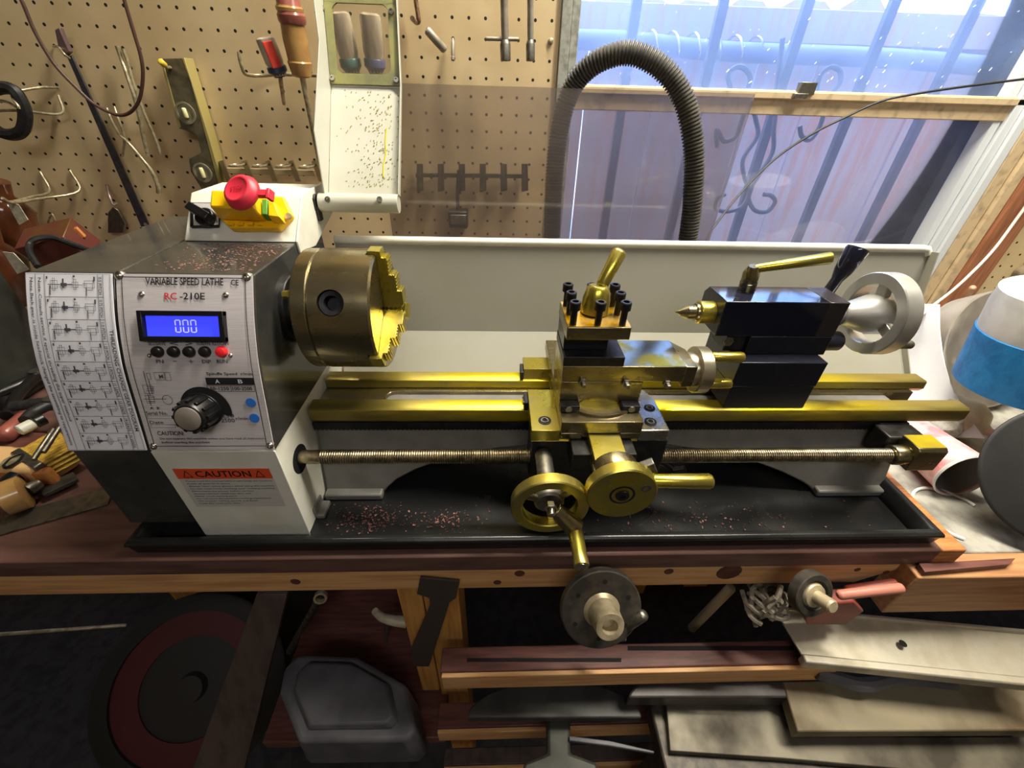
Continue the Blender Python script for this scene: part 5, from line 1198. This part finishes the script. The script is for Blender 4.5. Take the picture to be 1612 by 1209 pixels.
# folded pliers and black-gripped hand tools
def htool(name, label, cat, a, b, c, r, hm, mm, h=0.02, tip=None):
    p, q, s_ = onb(*a, h), onb(*b, h), onb(*c, h); t = thing(name, label, cat, p)
    part('handle', MB().rod(p, q, r, 14), hm, t, smooth=50)
    part('blade', MB().cyl(q, s_, tip or r * 0.35, (tip or r * 0.35) * 0.8, 10), mm, t)
    return t
def plier(label, j, m, h1, h2, mat, h=0.016):
    t = thing('pliers', label, 'pliers', onb(*m, h)); J, M_, A, B_ = onb(*j, h), onb(*m, h), onb(*h1, h), onb(*h2, h)
    part('jaws', MB().cyl(M_, J, 0.009, 0.005, 10), dsteel, t); part('pivot', MB().cyl(M_ + Vector((0, 0, -0.008)), M_ + Vector((0, 0, 0.009)), 0.008), dsteel, t)
    part('grip', MB().tube([M_, M_.lerp(A, .5) + Vector((0.006, 0.004, 0)), A], 0.0075, 10), mat, t); part('grip', MB().tube([M_, M_.lerp(B_, .5) - Vector((0.006, 0.002, 0)), B_], 0.0075, 10), mat, t)
plier('black-gripped pliers lying deepest behind the left gear cover', (92, 560), (60, 590), (-5, 620), (10, 655), bplastic, 0.03)
plier('dark pliers with dull steel jaws lying above the red screwdriver', (112, 612), (84, 634), (20, 640), (40, 662), rubber, 0.05)
htool('screwdriver', 'worn red-handled screwdriver with a white tip lying on the left of the plank', 'screwdriver', (2, 690), (44, 655), (62, 640), 0.011, rosehandle, steelz, 0.035)
t = thing('marker', 'small white marker lying across the red-handled screwdriver', 'marker', onb(30, 676, 0.06)); part('barrel', MB().rod(onb(28, 679, 0.06), onb(54, 666, 0.06), 0.0072, 14), M('marker_white', S(204, 202, 190), 0.4), t); part('marker_cap', MB().rod(onb(54, 666, 0.06), onb(70, 658, 0.06), 0.0082, 14), bplastic, t)
mb = MB().obox(onb(18, 705, 0.012), (0.075, -0.008, 0), (0.003, 0.022, 0), (0, 0, 0.011)); t = thing('red_brown_block', 'red-brown wooden block lying on the left of the plank behind the plane', 'wood block', onb(18, 705, 0)); part('block', mb, maroon, t, 0.002)
t = thing('spokeshave', 'orange wooden hand scraper with a bright oval blade on the plank', 'scraper', onb(20, 735, 0))
part('wooden_body', MB().obox(onb(12, 732, 0.022), (0.066, -0.004, 0), (0.006, 0.020, 0), (0, 0, 0.016)), palew, t, 0.006); part('front_edge', MB().obox(onb(12, 748, 0.020), (0.060, -0.003, 0), (0, 0.006, 0), (0, 0, 0.014)), orangew, t, 0.004)
part('oval_blade', MB().rev(onb(20, 726, 0.0395), (0, 0, 1), [(0, 0.011), (0.002, 0.010)], 20).xf(lambda p: p), steelz, t); part('blade_frame', MB().tube([onb(6, 733, .041), onb(18, 722, .041), onb(36, 716, .041), onb(28, 727, .041), onb(10, 736, .041), onb(6, 733, .041)], 0.0018, 8), bplastic, t)
t = thing('paint_brush', 'wide brush with thick yellow bristles leaning against the gear cover', 'brush', onb(90, 760, 0))
a, b = onb(58, 728, 0.028), onb(112, 698, 0.030); ax = (b - a); sd_ = Vector((-ax.y, ax.x, 0)).normalized()
br = MB(); rnd = random.Random(2)
for i in range(9):
    for j in range(4):
        o = sd_ * (-0.024 + 0.006 * i) + Vector((0, 0, -0.009 + 0.006 * j)); br.cyl(a + o, b + o * 1.12 + ax * rnd.uniform(-0.03, 0.05), 0.0036, 0.0030, 6)
part('bristles', br, bristle, t, kind='stuff'); part('ferrule', MB().obox(a - ax * 0.12, ax * 0.14, sd_ * 0.029, (0, 0, 0.0135)), dsteel, t, 0.002)
part('handle', MB().rod(a - ax * 0.2, a - ax * 1.0 + Vector((0, 0, -0.008)), 0.010, 12), bplastic, t)
htool('chisel', 'chisel with a glossy amber handle lying at the front left of the plank', 'chisel', (2, 788), (44, 772), (62, 760), 0.021, amber, dsteel, 0.0225, 0.008)
for (a, b, nm, lb) in (((68, 712), (100, 664), 'drill_bit', 'slim steel drill bit propped beside the yellow brush'), ((52, 724), (84, 676), 'drill_bit', 'second slim steel drill bit, nearer the amber chisel')):
    solo(nm, MB().cyl(onb(*a, 0.065), onb(*b, 0.075), 0.0030, 0.0026, 10), dsteel, lb, 'drill bit')
a, b = onb(-10, 845, 0.002), onb(170, 794, 0.002); d = (b - a).normalized(); s_ = Vector((-d.y, d.x, 0))
solo('steel_ruler', MB().obox((a + b) / 2 + s_ * 0.016, d * (b - a).length / 2, s_ * 0.016, (0, 0, 0.0010)), dsteel, 'long flat steel rule lying at a slant on the red-brown plank', 'ruler', bevel=0.0002)
a, b = onb(66, 775, 0.010), onb(120, 750, 0.010); 
solo('flat_file', MB().obox((a + b) / 2, (b - a) / 2, Vector((-(b - a).y, (b - a).x, 0)).normalized() * 0.010, (0, 0, 0.0025)), castdark, 'dark flat file lying between the yellow brush and the steel rule', 'file', bevel=0.0004)

# ---------------------------------------------------------------- right end: bench clutter
RZ = -0.4613
g = []
cx_, cy_ = 0.780, 0.60
for i in range(9):
    f = i / 8; row = []
    for j in range(15):
        h = j / 14
        q = [(1418, 605), (1432, 560), (1450, 500), (1477, 479)]
        # edge on the right flares towards the bottom
        er = [(1478, 479), (1478, 520), (1484, 565), (1497, 610), (1520, 650), (1550, 690)]
        k = h * 5; i0 = min(int(k), 4); ff = k - i0; ex = er[i0][0] + (er[i0 + 1][0] - er[i0][0]) * ff; ey = er[i0][1] + (er[i0 + 1][1] - er[i0][1]) * ff
        lx, ly = 1395 + 10 * (1 - h) - 20 * h + 35 * (1 - h), 505 + h * 215
        yR = 0.655 - 0.20 * h; yL = 0.70 - 0.19 * h
        P_, Q_ = at(lx, ly, Y=yL), at(ex, ey, Y=yR); p = P_.lerp(Q_, f); p.y += 0.03 * math.sin(math.pi * f) * (1 - 0.3 * h); p.z = max(p.z, RZ + 0.003)
        row.append(p)
    g.append(row)
solo('curved_plastic_sheet', MB().sheet(g, 0.002), bumpy_white, 'white curved plastic sheet standing behind the right end of the lathe bed', 'plastic sheet', smooth=80)
c = at(1542, 550, Y=0.63); ax = Vector((0.10, -0.82, 0.45)).normalized()
mb = MB().rev(c + ax * 0.02, -ax, [(0, 0.1008), (0.001, 0.1042), (0.05, 0.0941), (0.085, 0.0714), (0.092, 0.0504), (0.090, 0.0000), (0.087, 0.0000), (0.087, 0.0487), (0.08, 0.0689), (0.048, 0.0907), (0.0, 0.1008)], 44)
solo('grey_pan', mb, greybowl, 'shallow round grey pan leaning behind the blue-taped jug', 'pan', smooth=50)
p = at(1650, 445, Y=0.842)
mb = MB(); N = 80; pr = [((0.088 + (0.004 if k % 4 < 2 else 0)) * math.cos(2 * math.pi * k / N), (0.088 + (0.004 if k % 4 < 2 else 0)) * math.sin(2 * math.pi * k / N)) for k in range(N)]
mb.prism([(p.x + a, p.z + b) for a, b in pr], 'Y', 0.828, 0.8495)
solo('scalloped_disc', mb, discm, 'stained grey disc with scalloped edge hanging on the right pegboard', 'disc', bevel=0.002)
# jug wrapped in blue tape
jb, jt = at(1618, 612, Y=0.475), at(1712, 462, Y=0.485); ax = (jt - jb); L = ax.length; axn = ax.normalized()
t = thing('taped_jug', 'cloudy plastic jug wrapped in wide bands of crinkled blue tape', 'jug', jb)
R0 = 0.082
part('jug_body', MB().rev(jb, ax, [(0, R0 * 0.80), (L * 0.03, R0 * 0.93), (L * 0.1, R0), (L * 0.85, R0), (L, R0 * 0.97), (L * 1.0, R0 * 0.9)], 44), cloudy, t, smooth=50)
part('tape_band', MB().rev(jb, ax, [(L * 0.04, R0 - 0.003), (L * 0.05, R0 + 0.0014), (L * 0.60, R0 + 0.0016), (L * 0.605, R0 + 0.0004)], 44), bluetape, t)
def jugpatch(a0, a1, l0, l1, off):
    d_, u, v = frame(ax); return MB().sheet([[jb + d_ * (L * (l0 + (l1 - l0) * j / 4)) + (u * math.cos(a0 + (a1 - a0) * i / 8) + v * math.sin(a0 + (a1 - a0) * i / 8)) * (R0 + off) for j in range(5)] for i in range(9)], 0.0006)
d_, u_, v_ = frame(ax); f = (-(jb + ax * 0.8)).normalized(); a0 = math.atan2(f.dot(v_), f.dot(u_))
part('tape_patch', jugpatch(a0 - 0.3, a0 + 0.4, 0.70, 0.95, 0.0012), bluetape, t); part('cloudy_patch', jugpatch(a0 + 0.1, a0 + 0.7, 0.09, 0.30, 0.0026), cloudy, t)
# beige bottle lying with nozzle
a, b = at(1488, 646, Z=RZ + 0.035), at(1546, 680, Z=RZ + 0.035)
t = thing('squeeze_bottle', 'beige squeeze bottle with a tiny nozzle lying under the taped jug', 'bottle', (a.x, a.y, RZ))
c0, c1 = Vector((a.x, a.y, RZ + 0.035)), Vector((b.x, b.y, RZ + 0.040)); d = c1 - c0; L = d.length
part('bottle_body', MB().rev(c0, d, [(0, 0.022), (0.004, 0.032), (L * 0.6, 0.034), (L * 0.85, 0.026), (L, 0.010), (L + 0.004, 0.008)], 26), beige, t, smooth=50)
part('nozzle', MB().rev(c1, d, [(0.004, 0.0075), (0.010, 0.0065), (0.022, 0.006), (0.022, 0.003), (0.012, 0.0025)], 16), M('pink_nozzle', S(214, 178, 160), 0.4), t)
# paper cup on its side
e = at(1516, 749, Z=-0.425); bk_ = at(1452, 722, Z=-0.430); d = e - bk_; L = d.length
t = thing('paper_cup', 'red and white paper cup lying on its side on the dusty bench', 'cup', (e.x, e.y, RZ))
dd = Vector((-0.05, -0.99, 0.06)).normalized(); rb_ = 0.0285; rt = 0.0355; CL = 0.098; o = Vector((e.x, e.y, RZ + rt + 0.0008)); s0 = o - dd * CL
part('cup_wall', MB().rev(s0, dd, [(0, rb_), (CL, rt), (CL, rt - 0.001), (0.004, rb_ - 0.001), (0.003, 0.0), (0, 0)], 40), pinkcup, t, smooth=40)
part('cup_lining', MB().rev(s0, dd, [(0.005, 0.0), (0.005, rb_ - 0.0014), (CL - 0.001, rt - 0.0014), (CL - 0.001, rt - 0.0019), (0.0055, rb_ - 0.002), (0.0055, 0.0)], 40), cupin, t, smooth=40)
part('cup_rim', MB().rev(s0, dd, [(CL - 0.002, rt + 0.0005), (CL + 0.001, rt + 0.0022), (CL + 0.003, rt + 0.0008), (CL + 0.001, rt - 0.001)], 40, closed=True), M('cup_white', S(222, 218, 214), 0.4), t)
# crinkled plastic bag
mb = MB().ball((0, 0, 0), 1.0, 22); rnd = random.Random(4); c = at(1500, 700, Z=-0.425)
ks = [(Vector((rnd.gauss(0, 1), rnd.gauss(0, 1), rnd.gauss(0, 1))).normalized(), rnd.uniform(3, 9), rnd.uniform(0, 6)) for _ in range(9)]
mb.xf(lambda p: Vector((p.x * 0.052, p.y * 0.028, p.z * 0.024)) * (1 + 0.11 * sum(abs(math.sin(k.dot(p) * f_ + ph)) for k, f_, ph in ks) / 2.2 - 0.16) + Vector((c.x + 0.012, c.y + 0.055, RZ + 0.031)))
solo('plastic_bag', mb, bagm, 'crinkled clear plastic bag heaped behind the paper cup', 'bag', smooth=20)
a = at(1478, 690, Z=-0.44)
mb = MB().obox((a.x - 0.005, a.y + 0.02, RZ + 0.030), (0.022, 0.006, 0.012), (-0.004, 0.012, 0), (-0.002, 0, 0.001))
solo('folded_paper', mb, M('folded_white_paper', S(214, 210, 206), 0.6), 'folded white paper slip beside the crinkled plastic bag', 'paper')
# black pan standing at the frame edge
c = at(1676, 752, Y=0.335); d = Vector((-0.30, -0.72, 0.62)).normalized(); c.z = max(c.z, RZ + 0.072)
t = thing('black_pan', 'large round black pan standing on edge at the right border', 'pan', (c.x, c.y, RZ))
part('pan_bowl', MB().rev(c, d, [(0, 0.086), (0.002, 0.088), (0.004, 0.086), (-0.025, 0.092), (-0.030, 0.085), (-0.031, 0.0), (-0.034, 0), (-0.033, 0.088), (-0.027, 0.096)][0:3] + [(0.0045, 0.083), (0.0045, 0.0)], 52), black_pan, t, 0.001)
solo('lid_ring', MB().tube([onb(1385 + 0, 0, 0)] * 0 + [Vector((at(1500, 810, Z=RZ).x + 0.045 * math.cos(a), at(1500, 810, Z=RZ).y + 0.045 * math.sin(a), RZ + 0.0018)) for a in [2 * math.pi * i / 40 * 0.62 + 0.3 for i in range(41)]], 0.0022, 8, False), cloudy, 'grey plastic ring half sunk in the dust of the bench', 'ring')
# cables over the window
solo('thin_cable', wire(MB(), [(1108, 385, .70), (1122, 360, .72), (1165, 305, .76), (1220, 250, .80), (1280, 210, .83), (1330, 185, .838), (1385, 160, .842), (1440, 148, .835), (1520, 136, .83), (1640, 121, .82)], 0.0019), rubber, 'thin black cord sagging diagonally across the window sash', 'cord')
solo('white_cord', wire(MB(), [(1432, 510, .60), (1470, 480, .70), (1510, 448, .76), (1560, 398, .80), (1600, 345, .82), (1650, 275, .83)], 0.0026), whitecable, 'thin white cord running down the orange window trim', 'cord')
solo('trim_peg', MB().rod(at(1532, 452, Y=0.80), at(1518, 470, Y=0.83), 0.006, 12), M('pale_peg', S(206, 160, 128), 0.5), 'small pale wooden peg on the orange window trim', 'peg')

# small grey tag tool and loop hook low on the left pegboard
t = thing('scraper_blade', 'small grey scraper on a mauve hook just below the bent chrome pick', 'scraper', at(180, 345, Y=0.83))
part('scraper_plate', wslab([(172, 334), (180, 325), (188, 330), (200, 352), (196, 366), (172, 366)], 0.842, 0.004), dsteel, t, 0.001)
part('hook_wire', wire(MB(), [(168, 292, .846), (172, 308, .83), (178, 322, .825), (184, 320, .83)], 0.002), M('mauve_wire', S(120, 100, 100), 0.4, 0.4), t)
solo('loop_hook', wire(MB(), [(72, 366, .83), (76, 350, .82), (82, 337, .82), (87, 352, .82), (86, 366, .83)], 0.0016), steelz, 'small closed wire loop on the pegboard above the red cardboard box', 'hook', smooth=60)
for n_, g_ in (('nut_driver', 'clear-handled drivers behind the guard window'), ('socket_wrench', 'long socket wrenches hanging by the window'), ('brown_bottle', 'brown tagged bottles at the left'), ('pliers', 'pliers heaped behind the gear cover'), ('drill_bit', 'drill bits by the yellow brush')):
    for o in bpy.data.objects:
        if o.parent is None and o.name.split('.')[0] == n_: o['group'] = g_
# ---------------------------------------------------------------- below the bench top
# lower slats of the bench (fixed to the bench legs)
def slat(z, px0, px1, y0, y1, th, mat, nm='lower_slat', lab=None, x1=None):
    a, b = at(px0, (y0 + y1) / 2, Z=z), at(px1, (y0 + y1) / 2, Z=z); f, k = at((px0 + px1) / 2, y1, Z=z).y, at((px0 + px1) / 2, y0, Z=z).y
    return MB().box(a.x, x1 or b.x, f, k, z - th, z), f, k
m_, f, k = slat(-0.62, 695, 1330, 1012, 1051, 0.036, maroon)
part('lower_slat', m_, maroon, bench, 0.002, label='maroon lower slat')
part('slat_edge', MB().box(-0.07, 0.46, f - 0.006, f - 0.0004, -0.658, -0.6205), pine, bench, 0.001)
for (x0, x1, y0, y1) in ((735, 978, 1036, 1042), (988, 1250, 1017, 1024)):
    a, b, c, d = at(x0, y0, Z=-0.6197), at(x1, y0, Z=-0.6197), at(x1, y1, Z=-0.6197), at(x0, y1, Z=-0.6197)
    part('slat_groove', MB().slab([a, b, c, d], (0, 0, 1), 0.0003), M('groove_dark', S(20, 14, 14), 0.8), bench)
m_, f, k = slat(-0.80, 690, 1330, 1098, 1138, 0.03, maroon)
part('lower_slat', m_, maroon, bench, 0.002); part('slat_edge', MB().box(at(690, 1138, Z=-.8).x, 0.42, f - 0.006, f - 0.0004, -0.835, -0.8005), pine, bench, 0.001)
m_, f, k = slat(-0.98, 700, 1330, 1168, 1196, 0.03, maroon)
part('lower_slat', m_, greywood, bench, 0.002); part('slat_edge', MB().box(at(700, 1196, Z=-.98).x, 0.40, f - 0.006, f - 0.0004, -1.015, -0.9805), pine, bench, 0.001)
a = at(412, 1170, Z=-0.86); b = at(700, 1158, Z=-0.86)
part('shelf_board', MB().box(a.x, b.x, a.y, a.y + 0.30, -0.885, -0.86), maroon, bench, 0.002, label='left shelf board under the bench')

# faceplate disc with hub hanging in front of the beam
t = thing('faceplate', 'round dark metal faceplate with a pale hub hanging below the front beam', 'faceplate', at(948, 950, Y=0.235))
ax = Vector((0.06, -0.86, 0.50)).normalized(); c = at(943, 952, Y=0.236)
disc = MB().rev(c, ax, [(0, 0.0440), (0.001, 0.0455), (0.009, 0.0455), (0.010, 0.0440), (0.0102, 0.014), (0.0, 0.014)], 56)
part('disc', disc, castdark, t, smooth=30)
part('hub', MB().rev(c + ax * 0.0102, ax, [(0, 0.0205), (0.004, 0.0172), (0.026, 0.0158), (0.028, 0.0148), (0.028, 0.0085), (0.016, 0.008)], 36), hubm, t, smooth=30)
_, u, v = frame(ax)
for k in range(6):
    a = 2 * math.pi * k / 6 + 0.4; p = c + ax * 0.0100 + (u * math.cos(a) + v * math.sin(a)) * 0.033
    part('bolt_hole', MB().rev(p, ax, [(0, 0.0026), (0.0006, 0.0026)], 12), MATS['groove_dark'], t)
p0, p1 = at(972, 995, Y=0.222), at(1016, 966, Y=0.222)
solo('steel_bar', MB().rod(p0, p1, 0.0062, 18), dsteel, 'short steel bar lying in front of the round faceplate', 'bar')
p0 = at(945, 1001, Y=0.235)
solo('short_tube', MB().rev(p0, (0.9, -0.1, 0.45), [(0, 0.008), (0.0005, 0.0085), (0.03, 0.0085), (0.03, 0.006), (0, 0.006)], 20), dsteel, 'stub of grey pipe beneath the round faceplate', 'pipe')
# dowel and crumpled shavings
p0, p1 = at(1088, 990, Y=0.32), at(1152, 924, Y=0.305)
solo('wooden_dowel', MB().rod(p0, p1, 0.0068, 16), M('pale_dowel', S(182, 160, 124), 0.5), 'pale wooden dowel leaning below the knotty part of the beam', 'dowel')
mb = MB(); rnd = random.Random(8); c = at(1205, 950, Y=0.265)
for i in range(46):
    d = Vector((rnd.gauss(0, 1), rnd.gauss(0, 1), rnd.gauss(0, 1))).normalized(); e = Vector((rnd.gauss(0, 1), rnd.gauss(0, 1), rnd.gauss(0, 1))).normalized()
    o = c + Vector((d.x * 0.026, d.y * 0.012, d.z * 0.026)) * rnd.uniform(0.3, 1)
    mb.tube([o - e * 0.016, o + d * 0.007, o + e * 0.016], 0.0032, 6, True, 4)
solo('shavings_bundle', mb, ropem, 'crumpled bundle of dusty paper shavings beside the vise', 'shavings', kind='stuff')
# bench vise on the right end of the beam
t = thing('bench_vise', 'small red vise with a round screw knob fixed to the beam end', 'vise', at(1300, 950, Y=0.25))
c = at(1267, 928, Y=0.244); ax = Vector((0.16, -0.72, 0.42)).normalized()
part('screw_wheel', MB().rev(c, ax, [(0, 0.0235), (0.001, 0.0255), (0.012, 0.0255), (0.013, 0.0240), (0.013, 0.018), (0.010, 0.017)], 36), castdark, t, smooth=30, label='dark round screw wheel')
part('screw_nose', MB().rev(c + ax * 0.010, ax, [(0, 0.0145), (0.004, 0.013), (0.005, 0.0075), (0.022, 0.0075), (0.024, 0.006)], 24), hubm, t, smooth=30)
vb = [at(1252, 930, Y=0.266), at(1330, 925, Y=0.266), at(1345, 940, Y=0.266), at(1318, 962, Y=0.266), at(1258, 962, Y=0.266)]
part('vise_body', MB().slab(vb, (0, -1, 0), 0.018), viser, t, 0.002)
part('handle', MB().rod(at(1318, 937, Y=0.244), at(1422, 925, Y=0.244), 0.0056, 16), pinkp, t, label='worn pink handle')
part('guide_bar', MB().rod(at(1330, 930, Y=0.262), at(1412, 918, Y=0.262), 0.006, 14), viser, t)

# right foreground: aluminium extrusion and old plates on a low stand
def plate(name, label, cat, pts, z, th, mat, bevel=0.001, tilt=None):
    q = [at(x, y, Z=z) for x, y in pts]; return solo(name, MB().slab(q, (0, 0, -1), th), mat, label, cat, bevel=bevel)
zA = -0.585
A, B_, C_, D_ = at(1222, 962, Z=zA), at(1630, 1000, Z=zA), at(1630, 1068, Z=zA - 0.01), at(1262, 1030, Z=zA - 0.01)
t = thing('aluminium_extrusion', 'long pale aluminium extrusion with lipped edges lying in the right foreground', 'extrusion', (A + C_) / 2)
def ext(p, q, r, s_, n0=9): return [[p.lerp(q, i / n0) for i in range(n0 + 1)], [s_.lerp(r, i / n0) for i in range(n0 + 1)]]
part('web', MB().slab([A, B_, C_, D_], (0, 0, -1), 0.003), alumold, t, 0.0006)
dn = (C_ - D_).normalized(); up = Vector((0, 0, 1)); out = dn.cross(up).normalized()
if out.y > 0: out = -out
part('front_lip', MB().obox((C_ + D_) / 2 + out * 0.005 + Vector((0, 0, -0.006)), dn * (C_ - D_).length / 2, out * 0.0055, (0, 0, 0.0085)), alumold, t, 0.0022)
part('back_lip', MB().obox((A + B_) / 2 - out * 0.002 + Vector((0, 0, 0.001)), (B_ - A).normalized() * (B_ - A).length / 2, out * 0.0022, (0, 0, 0.005)), alumold, t, 0.001)
p = at(1419, 1015, Z=zA - 0.003)
part('screw_hole', MB().rev(p + Vector((0, 0, 0.0035)), (0, 0, 1), [(0, 0.0045), (0.0004, 0.0045)], 14), MATS['groove_dark'], t)
plate('saw_table', 'thick stained table board under the aluminium extrusion', 'table board', [(1232, 1072), (1640, 1066), (1640, 1150), (1256, 1152)], -0.66, 0.022, oldtable, 0.002)
plate('metal_plate', 'grey oil-stained metal plate lowest in the right foreground', 'metal plate', [(1048, 1098), (1240, 1096), (1254, 1160), (1640, 1160), (1640, 1230), (1235, 1194), (1055, 1182)], -0.70, 0.012, oldplate, 0.001)
st_ = thing('low_stand', 'dark low stand carrying the plates in the right foreground', 'stand', (0.5, 0.25, FL))
part('stand_frame', MB().box(0.22, 1.2, 0.10, 0.22, -0.745, -0.7125), castdark, st_, 0.003)
for x in (0.26, 1.15): part('leg', MB().box(x - 0.025, x + 0.025, 0.14, 0.19, FL, -0.7455), castdark, st_, 0.002)
mb = MB(); cb = [at(1285, 1058, Z=-0.64), at(1310, 1066, Z=-0.64), at(1360, 1078, Z=-0.64), at(1420, 1068, Z=-0.64), at(1500, 1075, Z=-0.64)]
solo('crumpled_strip', MB().tube(cb, 0.009, 8), greycase, 'grey crumpled strip poking out under the aluminium extrusion', 'strip')
# black half-round machine cover and the grey casting behind it
def ellpts(cx, cy, rx_, ry_, a0, a1, n): return [(cx + rx_ * math.cos(math.radians(a0 + (a1 - a0) * i / n)), cy - ry_ * math.sin(math.radians(a0 + (a1 - a0) * i / n))) for i in range(n + 1)]
plate('half_round_plate', 'dark grey half-round plate lying across the lower slats', 'plate', ellpts(873, 1130, 137, 58, 0, 180, 28), -0.70, 0.016, M('grey_half_plate', S(66, 66, 64), 0.5, 0.2, S(52, 52, 50), 10), 0.002)
t = thing('machine_casting', 'grey tee-shaped casting standing under the half-round plate', 'casting', at(880, 1160, Z=-0.76))
q = [at(x, y, Z=-0.735) for x, y in ((862, 1120), (898, 1120), (898, 1185), (940, 1200), (945, 1230), (820, 1230), (825, 1200), (862, 1185))]
part('casting_web', MB().slab(q, (0, 0, -1), 0.03), greentool, t, 0.004)
q = [at(x, y, Z=-0.73) for x, y in ((896, 1158), (960, 1166), (1030, 1182), (1030, 1186), (960, 1174), (896, 1166))]
part('spout', MB().slab(q, (0, 0, -1), 0.006), greycase, t, 0.001)
plate('bandsaw_housing', 'smooth dark rounded machine housing right of the half-round plate', 'machine housing', ellpts(1140, 1098, 150, 46, 0, 180, 28), -0.662, 0.03, M('dark_housing', S(72, 66, 66), 0.4, 0.1, S(54, 50, 50), 8), 0.006)

# left: leaning plank, wheel, grey case, pipe
p0, p1 = at(447, 945, Y=0.262), at(330, 1230, Y=0.262)
a, b, c, d = at(404, 936, Y=0.325), at(452, 936, Y=0.325), at(380, 1230, Y=0.20), at(296, 1230, Y=0.20)
solo('leaning_plank', MB().slab([a, b, c, d], (0, 1, 0.05), 0.02), greywood, 'grey-brown plank leaning under the left part of the bench', 'plank', bevel=0.001)
c = at(312, 1075, Y=0.39); ax = Vector((0.15, -0.60, 0.78)).normalized()
t = thing('banded_wheel', 'big dark wheel with a dull red band standing behind the leaning plank', 'wheel', c)
part('tyre', MB().rev(c, ax, [(0, 0.150), (0.0, 0.182), (0.01, 0.186), (0.03, 0.186), (0.034, 0.180), (0.034, 0.150)], 64, closed=True), M('tyre_black', S(30, 30, 30), 0.6), t)
part('red_band', MB().rev(c, ax, [(0.004, 0.100), (0.004, 0.150), (0.026, 0.150), (0.026, 0.100)], 64, closed=True), redsteel, t)
part('wheel_hub', MB().rev(c, ax, [(0.006, 0.0), (0.006, 0.100), (0.022, 0.100), (0.024, 0.030), (0.040, 0.026), (0.040, 0.0)], 48), M('wheel_dark', S(44, 42, 42), 0.5), t)
t = thing('grey_case', 'grey octagonal plastic machine cover lying on the left shelf board', 'machine cover', at(550, 1090, Z=-0.80))
zt_ = -0.76
top = [(447, 1052), (470, 1030), (560, 1033), (640, 1078), (655, 1150), (640, 1166), (470, 1168), (440, 1090)]
t0 = [at(x, y, Z=zt_) for x, y in top]; cc = sum(t0, Vector()) / len(t0); bt = [cc + (p - cc) * 1.10 + Vector((0, 0, -0.085)) for p in t0]
n = len(t0); mb = MB().add(bt + t0, [tuple(range(n)), tuple(range(2 * n - 1, n - 1, -1))] + [(i, (i + 1) % n, n + (i + 1) % n, n + i) for i in range(n)])
part('cover_body', mb, greycase, t, 0.006)
in0 = [cc + (p - cc) * 0.78 + Vector((0, 0, 0.0004)) for p in t0]; in1 = [cc + (p - cc) * 0.70 + Vector((0, 0, 0.012)) for p in t0]
part('raised_panel', MB().add(in0 + in1, [tuple(range(n)), tuple(range(2 * n - 1, n - 1, -1))] + [(i, (i + 1) % n, n + (i + 1) % n, n + i) for i in range(n)]), greycase, t, 0.003)
a, b = at(503, 943, Y=0.38), at(455, 1026, Y=0.40)
t = thing('ringed_rod', 'thin dull metal rod with a pale ring at its upper end behind the leaning plank', 'rod', b)
part('rod', MB().rod(a, b, 0.0065, 12), dsteel, t); d = (a - b).normalized()
part('ring', MB().rev(a + d * 0.008, Vector((0.2, -1, 0.4)), [(-0.004, 0.011), (0.004, 0.011), (0.004, 0.0075), (-0.004, 0.0075)], 22, closed=True), hubm, t)
c = at(612, 968, Y=0.36)
mb = MB().tube([at(590, 962, Y=0.36), at(602, 972, Y=0.36), at(620, 977, Y=0.36), at(640, 979, Y=0.36)], lambda t: 0.006 + 0.004 * t, 10)
t = thing('cable_plug', 'pale plug with a grey cable drooping behind the wooden leg', 'plug', c); part('plug_body', mb, beige, t)
part('cable', MB().tube([at(612, 975, Y=0.37), at(608, 1010, Y=0.37), at(620, 1045, Y=0.37), at(640, 1085, Y=0.37), at(655, 1130, Y=0.37)], 0.0035, 8), M('grey_cable', S(84, 82, 80), 0.5), t)
mb = MB().box(-0.75, -0.30, 0.60, 0.80, FL + 0.0005, -0.56)
t = thing('storage_crate', 'dark storage crate deep in the shadow below the bench', 'crate', (-0.5, 0.7, FL)); part('crate_body', mb, M('crate_dark', S(40, 38, 40), 0.7), t, 0.004); part('crate_lid', MB().box(-0.76, -0.29, 0.59, 0.81, -0.559, -0.53), M('crate_lid_dark', S(48, 46, 46), 0.6), t, 0.004)
a, b = at(-20, 1000, Y=0.45), at(200, 984, Y=0.50)
solo('pale_rod', MB().rod(a, b, 0.004, 10), hubm, 'thin pale rod lying in the dark at the far left under the bench', 'rod')
